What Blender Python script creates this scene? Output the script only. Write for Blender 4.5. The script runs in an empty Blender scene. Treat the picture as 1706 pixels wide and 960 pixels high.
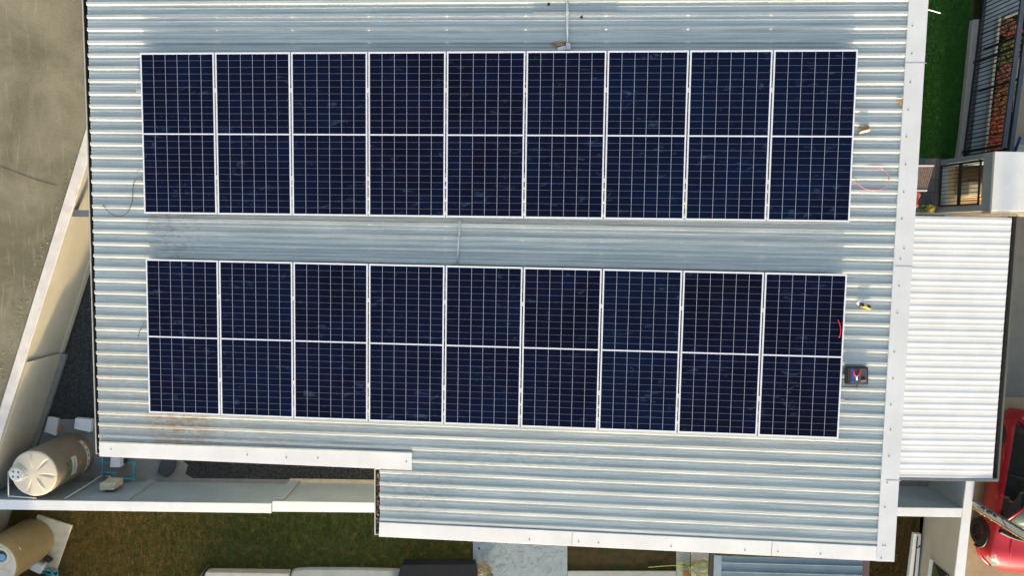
import bpy, bmesh, math, random
import numpy as np
from mathutils import Matrix, Vector
random.seed(7); rng = np.random.default_rng(7)
S = bpy.context.scene
COL = S.collection
# ---------------------------------------------------------------- camera
Z0 = 7.3                                   # height of the roof plane origin over the ground
F = 1235.0
C = np.array([5.699311, -2.545858, 11.224152 + Z0])
RT = np.array([[0.999852236823844, -0.014049657326808638, 0.009905132374429422],
               [0.013219306915103672, 0.996753391029576, 0.07942246153151564],
               [-0.01098883265137884, -0.07927978683144929, 0.9967918343149285]])
SL = 0.064911                              # pitch of the main roof
cam = bpy.data.cameras.new('camera'); co = bpy.data.objects.new('camera', cam); COL.objects.link(co)
cam.sensor_width = 36; cam.lens = 36 * F / 1706; cam.clip_end = 2000; cam.clip_start = 0.1
m = Matrix([list(RT[0]) + [C[0]], list(RT[1]) + [C[1]], list(RT[2]) + [C[2]], [0, 0, 0, 1]])
co.matrix_world = m; S.camera = co
# ---------------------------------------------------------------- light
EL, AZ = math.radians(10.5), math.radians(1)      # low sun from the bottom of the picture
W = bpy.data.worlds.new('World'); S.world = W; W.use_nodes = True
nt = W.node_tree; bg = nt.nodes['Background']; bg.inputs[1].default_value = 0.15
sky = nt.nodes.new('ShaderNodeTexSky'); sky.sky_type = 'NISHITA'; sky.sun_disc = False
sky.sun_elevation = EL; sky.sun_rotation = math.pi - AZ; sky.air_density = 1.0; sky.dust_density = 3.5; sky.ozone_density = 1.5
hz = nt.nodes.new('ShaderNodeHueSaturation'); hz.inputs['Saturation'].default_value = .60; hz.inputs['Value'].default_value = 1.42   # hazy evening sky
nt.links.new(sky.outputs[0], hz.inputs['Color']); nt.links.new(hz.outputs[0], bg.inputs[0])
sd = bpy.data.lights.new('sun', 'SUN'); sd.energy = 3.0; sd.angle = math.radians(3); sd.color = (1.0, 0.72, 0.38)
so = bpy.data.objects.new('sun', sd); COL.objects.link(so)
sv = Vector((math.sin(AZ) * math.cos(EL), -math.cos(AZ) * math.cos(EL), math.sin(EL)))
so.rotation_euler = sv.to_track_quat('Z', 'Y').to_euler(); so.location = (6, -40, 20)
S.view_settings.view_transform = 'Standard'; S.view_settings.look = 'None'
S.view_settings.exposure = 1.2; S.view_settings.gamma = 1; S.view_settings.use_curve_mapping = False
S.render.engine = 'CYCLES'
# ---------------------------------------------------------------- helpers
def ray(x, y): return RT @ np.array([(x - 853) / F, -(y - 480) / F, -1.0])
def P(x, y, z=0.0):
    v = ray(x, y); t = (z - C[2]) / v[2]; return C + t * v
def XY(pts, z=0.0): return [tuple(P(x, y, z)[:2]) for x, y in pts]
UX = np.array([math.cos(SL), 0, math.sin(SL)]); VX = np.array([0, 1.0, 0]); NX = np.array([-math.sin(SL), 0, math.cos(SL)])
O0 = np.array([0, 0, Z0])
def RW(u, v, h=0.0): return O0 + u * UX + v * VX + h * NX
def RP(x, y, h=0.0):
    r = ray(x, y); t = (h - NX @ (C - O0)) / (NX @ r); Q = C + t * r - O0
    return float(Q @ UX), float(Q @ VX)
def RWP(x, y, h=0.0): return RW(*RP(x, y, h), h)
def tag(o, label, cat, group=None, kind=None):
    if label: o['label'] = label
    if cat: o['category'] = cat
    if group: o['group'] = group
    if kind: o['kind'] = kind
    return o
def thing(name, label, cat, loc, group=None):
    o = bpy.data.objects.new(name, None); COL.objects.link(o); o.location = tuple(float(a) for a in loc); o.empty_display_size = .2
    return tag(o, label, cat, group)
def base(o):
    l = np.zeros(3)
    while o is not None:
        l += np.array(o.location); o = o.parent
    return l
def M(name, verts, faces, mat, parent=None, smooth=False, bevel=0.0, local=False):
    v = np.array(verts, float)
    if parent is not None and not local: v = v - base(parent)
    me = bpy.data.meshes.new(name); me.from_pydata([tuple(a) for a in v], [], faces); me.update()
    for mm in (mat if isinstance(mat, (list, tuple)) else [mat]): me.materials.append(mm)
    bm = bmesh.new(); bm.from_mesh(me); bmesh.ops.recalc_face_normals(bm, faces=bm.faces); bm.to_mesh(me); bm.free()
    if smooth:
        for p in me.polygons: p.use_smooth = True
    o = bpy.data.objects.new(name, me); COL.objects.link(o); o.parent = parent
    if bevel > 0:
        b = o.modifiers.new('b', 'BEVEL'); b.width = bevel; b.segments = 2; b.limit_method = 'ANGLE'
    return o
class B:                                   # collects shapes into one mesh
    def __init__(s): s.v = []; s.f = []
    def add(s, v, f):
        n = len(s.v); s.v += [tuple(a) for a in v]; s.f += [tuple(i + n for i in q) for q in f]; return s
    def hexa(s, b, t):                     # bottom ring, top ring
        n = len(b); f = [tuple(range(n))[::-1], tuple(range(n, 2 * n))] + [(i, (i + 1) % n, n + (i + 1) % n, n + i) for i in range(n)]
        return s.add(list(b) + list(t), f)
    def prism(s, xy, z0, z1): return s.hexa([(x, y, z0) for x, y in xy], [(x, y, z1) for x, y in xy])
    def box(s, c, d, ax=None):
        ax = np.eye(3) if ax is None else np.array(ax, float); c = np.array(c, float); h = np.array(d, float) / 2
        r = lambda z: [c + ax[0] * h[0] * a + ax[1] * h[1] * b + ax[2] * h[2] * z for a, b in ((-1, -1), (1, -1), (1, 1), (-1, 1))]
        return s.hexa(r(-1), r(1))
    def rquad(s, uv, h0, h1): return s.hexa([RW(u, v, h0) for u, v in uv], [RW(u, v, h1) for u, v in uv])
    def tube(s, pts, r, n=8, cap=True):
        pts = [np.array(p, float) for p in pts]; R = r if hasattr(r, '__len__') else [r] * len(pts); rings = []
        for i, p in enumerate(pts):
            d = pts[min(i + 1, len(pts) - 1)] - pts[max(i - 1, 0)]; d /= np.linalg.norm(d) + 1e-9
            a = np.cross(d, [0, 0, 1.0]) if abs(d[2]) < .9 else np.cross(d, [1.0, 0, 0]); a /= np.linalg.norm(a); b = np.cross(d, a)
            rings.append([p + R[i] * (math.cos(2 * math.pi * k / n) * a + math.sin(2 * math.pi * k / n) * b) for k in range(n)])
        v = [q for g in rings for q in g]; f = []
        for i in range(len(pts) - 1):
            for k in range(n): f.append((i * n + k, i * n + (k + 1) % n, (i + 1) * n + (k + 1) % n, (i + 1) * n + k))
        if cap: f += [tuple(range(n))[::-1], tuple((len(pts) - 1) * n + k for k in range(n))]
        return s.add(v, f)
    def lathe(s, c, prof, n=48, fn=None):
        v = []; f = []
        for (r, z) in prof:
            for k in range(n):
                a = 2 * math.pi * k / n; rr, zz = (r, z) if fn is None else fn(r, z, a)
                v.append((c[0] + rr * math.cos(a), c[1] + rr * math.sin(a), c[2] + zz))
        for i in range(len(prof) - 1):
            for k in range(n): f.append((i * n + k, i * n + (k + 1) % n, (i + 1) * n + (k + 1) % n, (i + 1) * n + k))
        f.append(tuple(range(n))[::-1]); f.append(tuple((len(prof) - 1) * n + k for k in range(n)))
        return s.add(v, f)
    def out(s, name, mat, parent=None, **k): return M(name, s.v, s.f, mat, parent, **k)
def smooth_path(p, n=8):
    p = [np.array(a, float) for a in p]; q = [p[0]] + p + [p[-1]]; o = []
    for i in range(1, len(q) - 2):
        for k in range(n):
            t = k / n; a, b, c, d = q[i - 1], q[i], q[i + 1], q[i + 2]
            o.append(.5 * ((2 * b) + (c - a) * t + (2 * a - 5 * b + 4 * c - d) * t * t + (3 * b - a - 3 * c + d) * t ** 3))
    return o + [p[-1]]
# ---------------------------------------------------------------- materials
def lk(t, a, b): t.links.new(a, b)
def val(t, x, sock):
    if isinstance(x, (int, float)): sock.default_value = x
    else: lk(t, x, sock)
def mth(t, op, a, b=None, c=None):
    n = t.nodes.new('ShaderNodeMath'); n.operation = op; val(t, a, n.inputs[0])
    if b is not None: val(t, b, n.inputs[1])
    if c is not None: val(t, c, n.inputs[2])
    return n.outputs[0]
def newmat(name, base, rough=.6, metal=0.0, spec=.5):
    mt = bpy.data.materials.new(name); mt.use_nodes = True; t = mt.node_tree; b = t.nodes['Principled BSDF']
    b.inputs['Base Color'].default_value = (*base, 1); b.inputs['Roughness'].default_value = rough
    b.inputs['Metallic'].default_value = metal; b.inputs['Specular IOR Level'].default_value = spec
    return mt, t, b
def coords(t, scale=(1, 1, 1), loc=(0, 0, 0), kind='Object'):
    c = t.nodes.new('ShaderNodeTexCoord'); mp = t.nodes.new('ShaderNodeMapping'); mp.inputs['Scale'].default_value = scale; mp.inputs['Location'].default_value = loc
    lk(t, c.outputs[kind], mp.inputs[0]); return mp.outputs[0]
def noise(t, vec, scale, detail=4, rough=.6, dist=0):
    n = t.nodes.new('ShaderNodeTexNoise'); n.inputs['Scale'].default_value = scale; n.inputs['Detail'].default_value = detail
    n.inputs['Roughness'].default_value = rough; n.inputs['Distortion'].default_value = dist; lk(t, vec, n.inputs['Vector']); return n.outputs[0]
def ramp(t, x, lo, hi):
    n = t.nodes.new('ShaderNodeMapRange'); n.interpolation_type = 'SMOOTHSTEP'; lk(t, x, n.inputs[0]); n.inputs[1].default_value = lo; n.inputs[2].default_value = hi; return n.outputs[0]
def mix(t, f, a, b):
    n = t.nodes.new('ShaderNodeMix'); n.data_type = 'RGBA'; val(t, f, n.inputs[0])
    for k, x in ((6, a), (7, b)):
        if isinstance(x, tuple): n.inputs[k].default_value = (*x, 1)
        else: lk(t, x, n.inputs[k])
    return n.outputs[2]
def bump(t, b, h, strength=.3, dist=.02):
    n = t.nodes.new('ShaderNodeBump'); n.inputs['Strength'].default_value = strength; n.inputs['Distance'].default_value = dist
    lk(t, h, n.inputs['Height']); lk(t, n.outputs[0], b.inputs['Normal'])
def simple(name, base, rough=.6, metal=0.0, var=.15, scale=6.0, spec=.5, bmp=0.0, dirt=None):
    mt, t, b = newmat(name, base, rough, metal, spec); v = coords(t)
    n1 = noise(t, v, scale, 5); c2 = tuple(x * (1 - var) for x in base); c1 = tuple(min(1, x * (1 + var * .6)) for x in base)
    c = mix(t, ramp(t, n1, .3, .7), c2, c1)
    if dirt: c = mix(t, mth(t, 'MULTIPLY', ramp(t, noise(t, v, scale * .35, 6, .7), .52, .72), dirt[1]), c, dirt[0])
    lk(t, c, b.inputs['Base Color'])
    if bmp: bump(t, b, noise(t, v, scale * 8, 3), bmp)
    return mt
# galvanised roof sheet
def galv():
    mt, t, b = newmat('galvanised_sheet', (.4, .45, .48), .42, .35)
    v = coords(t); vs = coords(t, (.35, 9, 1)); vb = coords(t, (.8, 2.5, 1))
    c = mix(t, ramp(t, noise(t, vs, 2.2, 6, .65), .3, .7), (.385, .43, .41), (.575, .605, .57))
    c = mix(t, mth(t, 'MULTIPLY', ramp(t, noise(t, vb, 1.3, 5, .7), .5, .75), .35), c, (.60, .60, .57))
    # blotchy scuffs
    sp = mth(t, 'MULTIPLY', ramp(t, noise(t, v, 26, 3, .7), .60, .70), ramp(t, noise(t, coords(t, (1, 1, 1), (3.1, 1.7, 0)), .9, 3), .50, .66))
    c = mix(t, mth(t, 'MULTIPLY', sp, .45), c, (.17, .17, .15))
    wsp = ramp(t, noise(t, coords(t, (1, 1, 1), (9, 4, 2)), 17, 2, .5), .74, .80); c = mix(t, mth(t, 'MULTIPLY', wsp, .6), c, (.75, .76, .74))
    # rust and soil stains near the lower left corner of the roof
    sx = t.nodes.new('ShaderNodeSeparateXYZ'); lk(t, v, sx.inputs[0])
    def blob(cx, cy, rx, ry):
        a = mth(t, 'POWER', mth(t, 'DIVIDE', mth(t, 'SUBTRACT', sx.outputs[0], cx), rx), 2.0); bb = mth(t, 'POWER', mth(t, 'DIVIDE', mth(t, 'SUBTRACT', sx.outputs[1], cy), ry), 2.0)
        return mth(t, 'SUBTRACT', 1.0, mth(t, 'MINIMUM', mth(t, 'ADD', a, bb), 1.0))
    for px, py, rx, ry, col, k, lo in ((300, 710, .62, .42, (.36, .22, .11), .8, .50), (290, 735, 2.2, .40, (.40, .36, .28), .6, .54), (430, 722, 2.0, .28, (.40, .35, .27), .45, .56), (180, 640, .8, 1.2, (.45, .36, .26), .5, .52), (285, 395, .5, .7, (.2, .17, .14), .5, .55), (935, 74, .16, .06, (.42, .24, .10), .95, .3), (690, 820, .8, .5, (.22, .22, .19), .4, .55), (850, 765, 1.5, .2, (.25, .25, .22), .4, .55)):
        q = RWP(px, py, -.14) - np.array([5, -2.5, 0]); n = noise(t, coords(t, (1, 2.2, 1), (px * .1, 0, 0)), 9, 6, .75)
        c = mix(t, mth(t, 'MULTIPLY', mth(t, 'MULTIPLY', ramp(t, n, lo - .09, lo + .08), mth(t, 'POWER', blob(q[0], q[1], rx, ry), .5)), k), c, col)
    lk(t, c, b.inputs['Base Color'])
    lk(t, mth(t, 'ADD', .36, mth(t, 'MULTIPLY', noise(t, vs, 5, 4), .2)), b.inputs['Roughness'])
    bump(t, b, noise(t, vs, 8, 3), .12, .01)
    return mt
def white_sheet(name='white_flashing', base=(.68, .69, .68)):
    mt, t, b = newmat(name, base, .45); v = coords(t)
    c = mix(t, ramp(t, noise(t, v, 1.7, 6, .6), .3, .75), tuple(x * .88 for x in base), base)
    c = mix(t, mth(t, 'MULTIPLY', ramp(t, noise(t, v, 7, 5, .75), .60, .74), .35), c, (.50, .45, .38))
    lk(t, c, b.inputs['Base Color']); bump(t, b, noise(t, coords(t, (1, 1, 1)), 2.0, 1), .06, .03); return mt
def cells():
    mt, t, b = newmat('solar_cells', (.006, .007, .02), .12, 0, .25); b.inputs['IOR'].default_value = 1.22
    tc = t.nodes.new('ShaderNodeTexCoord'); sx = t.nodes.new('ShaderNodeSeparateXYZ'); lk(t, tc.outputs['Object'], sx.inputs[0])
    oi = t.nodes.new('ShaderNodeObjectInfo'); rnd = oi.outputs['Random']
    x, y = sx.outputs[0], sx.outputs[1]
    def line(co_, per, off, w):
        f = mth(t, 'FRACT', mth(t, 'ADD', mth(t, 'DIVIDE', co_, per), off)); d = mth(t, 'MULTIPLY', mth(t, 'ABSOLUTE', mth(t, 'SUBTRACT', f, .5)), per)
        return mth(t, 'LESS_THAN', d, w / 2)
    px = 1.096 / 6; ay = mth(t, 'SUBTRACT', mth(t, 'ABSOLUTE', y), .011); py = (1.1925 - .02 - .011) / 12
    vl = line(x, px, .5, .0050); hl = line(ay, py, .5, .0036); mid = mth(t, 'LESS_THAN', mth(t, 'ABSOLUTE', y), .0095)
    ex = mth(t, 'GREATER_THAN', mth(t, 'ABSOLUTE', x), .5465)
    vm = t.nodes.new('ShaderNodeVectorMath'); vm.operation = 'ADD'; lk(t, tc.outputs['Object'], vm.inputs[0])
    cx = t.nodes.new('ShaderNodeCombineXYZ'); lk(t, mth(t, 'MULTIPLY', rnd, 91.0), cx.inputs[0]); lk(t, mth(t, 'MULTIPLY', rnd, 37.0), cx.inputs[1]); lk(t, cx.outputs[0], vm.inputs[1])
    v = vm.outputs[0]
    c = mix(t, ramp(t, noise(t, v, 1.3, 3), .35, .7), (.0022, .0030, .0100), (.0026, .0060, .024))
    # each cell a shade of its own
    wn = t.nodes.new('ShaderNodeTexWhiteNoise'); cc = t.nodes.new('ShaderNodeCombineXYZ')
    lk(t, mth(t, 'FLOOR', mth(t, 'DIVIDE', x, px)), cc.inputs[0]); lk(t, mth(t, 'FLOOR', mth(t, 'DIVIDE', y, py)), cc.inputs[1]); lk(t, rnd, cc.inputs[2]); lk(t, cc.outputs[0], wn.inputs['Vector'])
    c = mix(t, mth(t, 'MULTIPLY', wn.outputs[0], .45), c, (.0055, .0046, .0140))
    c = mix(t, mth(t, 'MULTIPLY', rnd, .35), c, (.0022, .0105, .038))
    # wiped and smeared dust
    st = t.nodes.new('ShaderNodeMapping'); st.inputs['Scale'].default_value = (1, 2.6, 1); st.inputs['Rotation'].default_value = (0, 0, .5); lk(t, v, st.inputs[0])
    sm = mth(t, 'MULTIPLY', ramp(t, noise(t, st.outputs[0], 3.6, 5, .7, .6), .56, .69), ramp(t, noise(t, v, 1.6, 2), .46, .60))
    c = mix(t, mth(t, 'MULTIPLY', sm, .5), c, (.038, .070, .130))
    c = mix(t, hl, c, (.125, .135, .19)); c = mix(t, vl, c, (.32, .35, .45)); c = mix(t, mid, c, (.62, .65, .72)); 
    lk(t, c, b.inputs['Base Color']); lk(t, mth(t, 'ADD', .08, mth(t, 'MULTIPLY', sm, .4)), b.inputs['Roughness']); return mt
def ground_mat(name, cols, scale=3, bmp=.4, streak=None, fine=60):
    mt, t, b = newmat(name, cols[0], .95, 0, .1); v = coords(t)
    c = mix(t, ramp(t, noise(t, v, scale, 6, .7), .35, .65), cols[0], cols[1])
    if len(cols) > 2: c = mix(t, ramp(t, noise(t, v, scale * .4, 4, .6), .5, .68), c, cols[2])
    c = mix(t, mth(t, 'MULTIPLY', noise(t, v, fine, 3, .7), .5), c, tuple(x * .55 for x in cols[0]))
    lk(t, c, b.inputs['Base Color']); bump(t, b, noise(t, v, fine, 4), bmp, .02); return mt
def lawn_mat(name, brown, green, x0, x1, k=0.0):
    # dry to green from x0 to x1, patchy
    mt, t, b = newmat(name, brown, .95, 0, .1); v = coords(t); sx = t.nodes.new('ShaderNodeSeparateXYZ'); lk(t, v, sx.inputs[0])
    g = ramp(t, mth(t, 'ADD', sx.outputs[0], mth(t, 'MULTIPLY', mth(t, 'SUBTRACT', noise(t, v, .9, 4), .5), 6.0)), x0, x1)
    c = mix(t, ramp(t, noise(t, v, 3.5, 5, .7), .35, .62), brown, tuple(a * .6 + b_ * .4 for a, b_ in zip(brown, green)))
    c = mix(t, mth(t, 'MULTIPLY', g, .85), c, green)
    c = mix(t, mth(t, 'MULTIPLY', ramp(t, noise(t, v, 5, 4, .7), .5, .7), .5), c, tuple(x * 1.5 for x in brown))
    c = mix(t, mth(t, 'MULTIPLY', noise(t, v, 45, 3, .8), .7), c, tuple(x * .4 for x in green))
    lk(t, c, b.inputs['Base Color']); bump(t, b, noise(t, v, 60, 4), .6, .03); return mt
def yard_mat():
    mt, t, b = newmat('worn_concrete', (.2, .19, .15), .9, 0, .15); v = coords(t)
    c = mix(t, ramp(t, noise(t, v, .55, 7, .62, .5), .32, .68), (.155, .143, .093), (.285, .265, .185))
    def scr(rot, sc, loc, lo, hi, k, c):
        mp = t.nodes.new('ShaderNodeMapping'); mp.inputs['Scale'].default_value = sc; mp.inputs['Rotation'].default_value = (0, 0, rot); mp.inputs['Location'].default_value = loc
        n0 = t.nodes.new('ShaderNodeTexNoise'); n0.inputs['Scale'].default_value = .8; lk(t, v, n0.inputs['Vector'])
        mx = t.nodes.new('ShaderNodeVectorMath'); mx.operation = 'ADD'; sc2 = t.nodes.new('ShaderNodeVectorMath'); sc2.operation = 'SCALE'; sc2.inputs['Scale'].default_value = .22
        lk(t, n0.outputs[1], sc2.inputs[0]); lk(t, sc2.outputs[0], mx.inputs[0]); lk(t, v, mx.inputs[1]); lk(t, mx.outputs[0], mp.inputs[0])
        return mix(t, mth(t, 'MULTIPLY', ramp(t, noise(t, mp.outputs[0], 1.0, 5, .6), lo, hi), k), c, (.42, .39, .29))
    c = scr(.35, (15, .9, 1), (0, 0, 0), .60, .72, .38, c); c = scr(-.35, (18, 1.1, 1), (5, 2, 0), .61, .72, .34, c); c = scr(.75, (16, 1.3, 1), (1, 7, 0), .62, .72, .28, c); c = scr(.1, (5, 1.2, 1), (3, 1, 0), .55, .72, .22, c)
    c = mix(t, mth(t, 'MULTIPLY', noise(t, v, 30, 5, .8), .35), c, (.06, .055, .035))
    lk(t, c, b.inputs['Base Color']); bump(t, b, noise(t, v, 18, 6, .7), .35, .02); return mt
def tiles(name, c1, c2, grout, sx_, sy_, rot=0):
    mt, t, b = newmat(name, c1, .6); br = t.nodes.new('ShaderNodeTexBrick'); mp = t.nodes.new('ShaderNodeMapping'); mp.inputs['Rotation'].default_value = (0, 0, rot)
    tc = t.nodes.new('ShaderNodeTexCoord'); lk(t, tc.outputs['Object'], mp.inputs[0]); lk(t, mp.outputs[0], br.inputs['Vector']); br.offset = 0
    br.inputs['Scale'].default_value = 1; br.inputs['Brick Width'].default_value = sx_; br.inputs['Row Height'].default_value = sy_; br.inputs['Mortar Size'].default_value = .012
    br.inputs['Color1'].default_value = (*c1, 1); br.inputs['Color2'].default_value = (*c2, 1); br.inputs['Mortar'].default_value = (*grout, 1)
    c = mix(t, mth(t, 'MULTIPLY', noise(t, mp.outputs[0], 5, 5, .7), .4), br.outputs[0], tuple(x * .6 for x in c1)); lk(t, c, b.inputs['Base Color']); return mt
MT = dict(
    galv=galv(), white=white_sheet(), flashr=white_sheet('pale_ridge_flashing', (.58, .61, .62)), cells=cells(),
    alu=simple('anodised_aluminium', (.78, .80, .83), .35, .3, .05), back=simple('panel_backsheet', (.6, .6, .6), .6),
    rail=simple('rail_aluminium', (.5, .5, .5), .4, .6), clamp=simple('clamp_steel', (.7, .7, .7), .35, .5),
    wall=simple('painted_wall', (.25, .31, .335), .8, 0, .10, 1.2, bmp=.1, dirt=((.22, .21, .17), .4)),
    wallcap=simple('wall_cap_paint', (.62, .65, .66), .75, 0, .06, 2, bmp=.1, dirt=((.42, .40, .36), .45)),
    oldcap=simple('weathered_wall_cap', (.62, .59, .55), .85, 0, .12, 3, bmp=.2, dirt=((.25, .23, .20), .7)),
    yellow=simple('pale_wall_paint', (.40, .38, .30), .8, 0, .08, 1.5),
    cream=simple('warm_grey_wall_paint', (.33, .31, .26), .8, 0, .10, 1.2), housewall=simple('house_wall_paint', (.6, .6, .58), .8),
    darkgut=simple('gutter_inside', (.055, .045, .04), .7, 0, .4, 12), rim=simple('gutter_rim', (.48, .50, .49), .5, .2), brownedge=simple('gutter_brown', (.06, .035, .035), .6),
    conc=simple('pad_concrete', (.20, .21, .20), .85, 0, .15, 3, bmp=.2, dirt=((.10, .10, .09), .5)),
    creampad=simple('cream_concrete', (.50, .46, .34), .85, 0, .15, 4, bmp=.2, dirt=((.25, .22, .14), .5)),
    screw=simple('rusty_screw', (.26, .21, .17), .6, .3), scr2=simple('screw_washer', (.4, .4, .4), .5, .4),
    tank=simple('sand_plastic', (.20, .165, .115), .5, 0, .08, 5), tanktop=simple('cream_plastic', (.55, .50, .39), .45, 0, .05, 5),
    tanksand2=simple('ochre_plastic', (.27, .19, .085), .5, 0, .08, 5), lid=simple('grey_plastic_lid', (.55, .56, .53), .5),
    label=simple('tank_label', (.58, .60, .57), .5, 0, .25, 30), green=simple('green_print', (.03, .16, .03), .5), orange=simple('orange_print', (.55, .22, .06), .5),
    pvcb=simple('blue_pvc', (.03, .30, .42), .4), pvcg=simple('grey_pvc', (.50, .53, .53), .45), pumpw=simple('white_enamel', (.62, .65, .68), .45, 0, .08, 4), pumpb=simple('beige_enamel', (.50, .47, .33), .5),
    black=simple('black_plastic', (.012, .012, .014), .5), dark=simple('dark_grey_plastic', (.045, .05, .055), .6), card=simple('brown_cardboard', (.36, .22, .11), .8, 0, .2),
    blue=simple('blue_plastic', (.015, .06, .40), .5), red=simple('red_rubber', (.60, .01, .04), .45), pink=simple('pink_red_cable', (.55, .16, .20), .5), yel=simple('yellow_plastic', (.75, .48, .02), .45),
    paper=simple('white_paper', (.75, .74, .78), .7), cable=simple('black_cable', (.03, .035, .04), .5), steel=simple('zinc_conduit', (.55, .60, .62), .4, .4),
    carport=white_sheet('white_roof_sheet', (.68, .70, .70)), kerb=simple('kerb_concrete', (.30, .295, .28), .8, 0, .1, 4, bmp=.2),
    fence=simple('dark_blue_grey_steel', (.05, .062, .085), .5, .2), fdark=simple('black_steel', (.015, .015, .018), .5),
    ledge=simple('ledge_concrete', (.20, .235, .235), .8, 0, .12, 2.5, bmp=.1), soil=ground_mat('soil', [(.022, .022, .010), (.045, .032, .016), (.018, .030, .010)], 5, .6),
    tan=simple('tan_concrete', (.34, .27, .17), .9, 0, .15, 2, bmp=.2, dirt=((.20, .15, .09), .5)), greyg=simple('grey_yard', (.17, .165, .135), .9, 0, .15, 1.5, bmp=.2),
    slate=simple('slate_sheet', (.010, .013, .019), .9, 0, .15, spec=.12), blueroof=simple('blue_grey_sheet', (.095, .15, .195), .45, .15, .12, 3), blueroof2=simple('blue_grey_trim', (.15, .22, .27), .45, .1),
    hose=simple('green_hose', (.20, .27, .05), .5), wood=simple('teak_slats', (.26, .20, .17), .7, 0, .25, 15), terracotta=simple('terracotta', (.33, .13, .07), .8),
    glass=newmat('dark_glass', (.008, .01, .012), .08)[0], wsg=newmat('tinted_windscreen', (.10, .13, .11), .08)[0], tyre=simple('tyre_rubber', (.015, .015, .016), .8), alloy=simple('black_alloy', (.022, .022, .026), .5, .1),
    lamp=simple('headlight_lens', (.30, .31, .30), .12, .3), gateg=simple('gate_post_steel', (.105, .125, .15), .55, .1, .1, 5), wooden=simple('fallen_leaf', (.35, .20, .07), .7),
)
def carpaint():
    mt, t, b = newmat('red_car_paint', (.33, .003, .012), .30, .1); b.inputs['Coat Weight'].default_value = .35; b.inputs['Coat Roughness'].default_value = .05; return mt
MT['car'] = carpaint()
MT['yard'] = yard_mat()
MT['lawn'] = lawn_mat('dry_lawn', (.20, .125, .038), (.05, .078, .02), -5.0, -.5)
MT['lawn2'] = lawn_mat('dark_lawn', (.06, .155, .03), (.035, .125, .022), 11, 12)
MT['brownlawn'] = lawn_mat('brown_grass', (.10, .058, .022), (.05, .05, .018), 30, 40)
MT['gravel'] = ground_mat('dark_gravel', [(.030, .034, .036), (.055, .06, .062)], 8, 1, fine=50)
MT['stone'] = simple('gravel_stone', (.055, .062, .066), .85, 0, .6, 25)
MT['terr'] = (lambda: (lambda r: r)(simple('pale_terrazzo', (.15, .205, .24), .5, 0, .12, 6, dirt=((.12, .14, .15), .5))))()
MT['paving'] = tiles('dark_paving', (.085, .09, .10), (.12, .12, .13), (.05, .05, .05), .3, .3)
# ---------------------------------------------------------------- the setting
def sheet(name, xy, z, mat, kind='structure', label=None, cat=None):
    o = M(name, [(x, y, z) for x, y in xy], [tuple(range(len(xy)))], mat); o['kind'] = kind
    if label: o['label'] = label
    return o
WT = 1.44
Lo = [P(136, 240, WT)[:2], P(0, 682, WT)[:2]]; Li = [P(145, 273, WT)[:2], P(4, 722, WT)[:2]]
def along(a, b, y): k = (y - a[1]) / (b[1] - a[1]); return (float(a[0] + k * (b[0] - a[0])), y)
o = sheet('ground', [(-400, -400), (400, -400), (400, 400), (-400, 400)], 0, MT['lawn'], label='patchy grass and soil ground round the houses')
# raised yard left of the boundary wall
yo = B().prism([along(*Lo, 14.0), (-60, 14), (-60, -30), along(*Lo, -30.0)], .0, WT - .01).out('yard', MT['yard']); yo['kind'] = 'structure'; yo['label'] = 'scuffed olive grey concrete yard behind the slanting wall'
cr = [P(-5, 275, WT), P(30, 288, WT), P(62, 300, WT), P(95, 309, WT)]
M('yard_crack', [(p[0] + .0, p[1] + s * .007, WT - .004) for s in (1, -1) for p in cr], [(i, i + 1, 5 + i, 4 + i) for i in range(3)], MT['darkgut'])['kind'] = 'structure'
gx = [along(*Li, 2.0), along(*Li, -9.12), (3.5, -9.10), (3.5, 2.0)]
sheet('gravel_path', gx, .012, MT['gravel'], label='dark gravel path between the wall and the house')
pad = [tuple(P(60, 698)[:2]), tuple(P(200, 699)[:2]), (P(295, 740)[0], P(295, 740)[1]), tuple(P(300, 763)[:2]), tuple(P(314, 775)[:2]), tuple(P(310, 790)[:2]), tuple(P(322, 797)[:2]), (-2.35, -9.10), along(*Li, -9.12)]
t0 = B().prism(pad, .013, .045).out('concrete_pad', MT['conc'], bevel=.005); t0['kind'] = 'structure'; t0['label'] = 'grey concrete pad under the sand coloured water tank'
sheet('terrace', XY([(1500, 262), (1590, 265), (1590, 362), (1500, 362)]), .016, MT['paving'], label='dark tiled terrace by the steel window grille')
sheet('driveway', [(16.2, -40), (60, -40), (60, -2), (14, -2), (14, -7.4), (16.0, -7.4)], .008, MT['tan'], label='tan concrete driveway under the red car')
sheet('side_yard', [tuple(P(1655, 355)[:2]), (60, P(1655, 355)[1]), (60, -6.6), (14.5, -6.6)], .014, MT['greyg'], label='grey concrete yard right of the white carport roof')
lawn2 = XY([(1490, -60), (1620, -60), (1612, 60), (1590, 266), (1480, 264)])
sheet('lawn', lawn2, .008, MT['lawn2'], label='dark green lawn strip right of the roof')
sheet('soil_strip', XY([(1430, 850), (1540, 850), (1530, 990), (1420, 990)]), .008, MT['brownlawn'], label='brown dry grass strip by the low white step')
sheet('soil_bed', XY([(945, 895), (1126, 895), (1126, 952), (945, 952)]), .006, MT['soil'], label='dark bed between pale slab and hose')
def inside(px, poly):
    x, y = px[:, 0], px[:, 1]; r = np.zeros(len(px), bool); n = len(poly); j = n - 1
    for i in range(n):
        xi, yi = poly[i]; xj, yj = poly[j]
        with np.errstate(divide='ignore', invalid='ignore'):
            r ^= ((yi > y) != (yj > y)) & (x < (xj - xi) * (y - yi) / (yj - yi) + xi)
        j = i
    return r
def scatter_pts(poly, n):
    p = np.array(poly); lo, hi = p.min(0), p.max(0); q = rng.uniform(lo, hi, (int(n * 2.5), 2)); return q[inside(q, poly)][:n]
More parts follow.
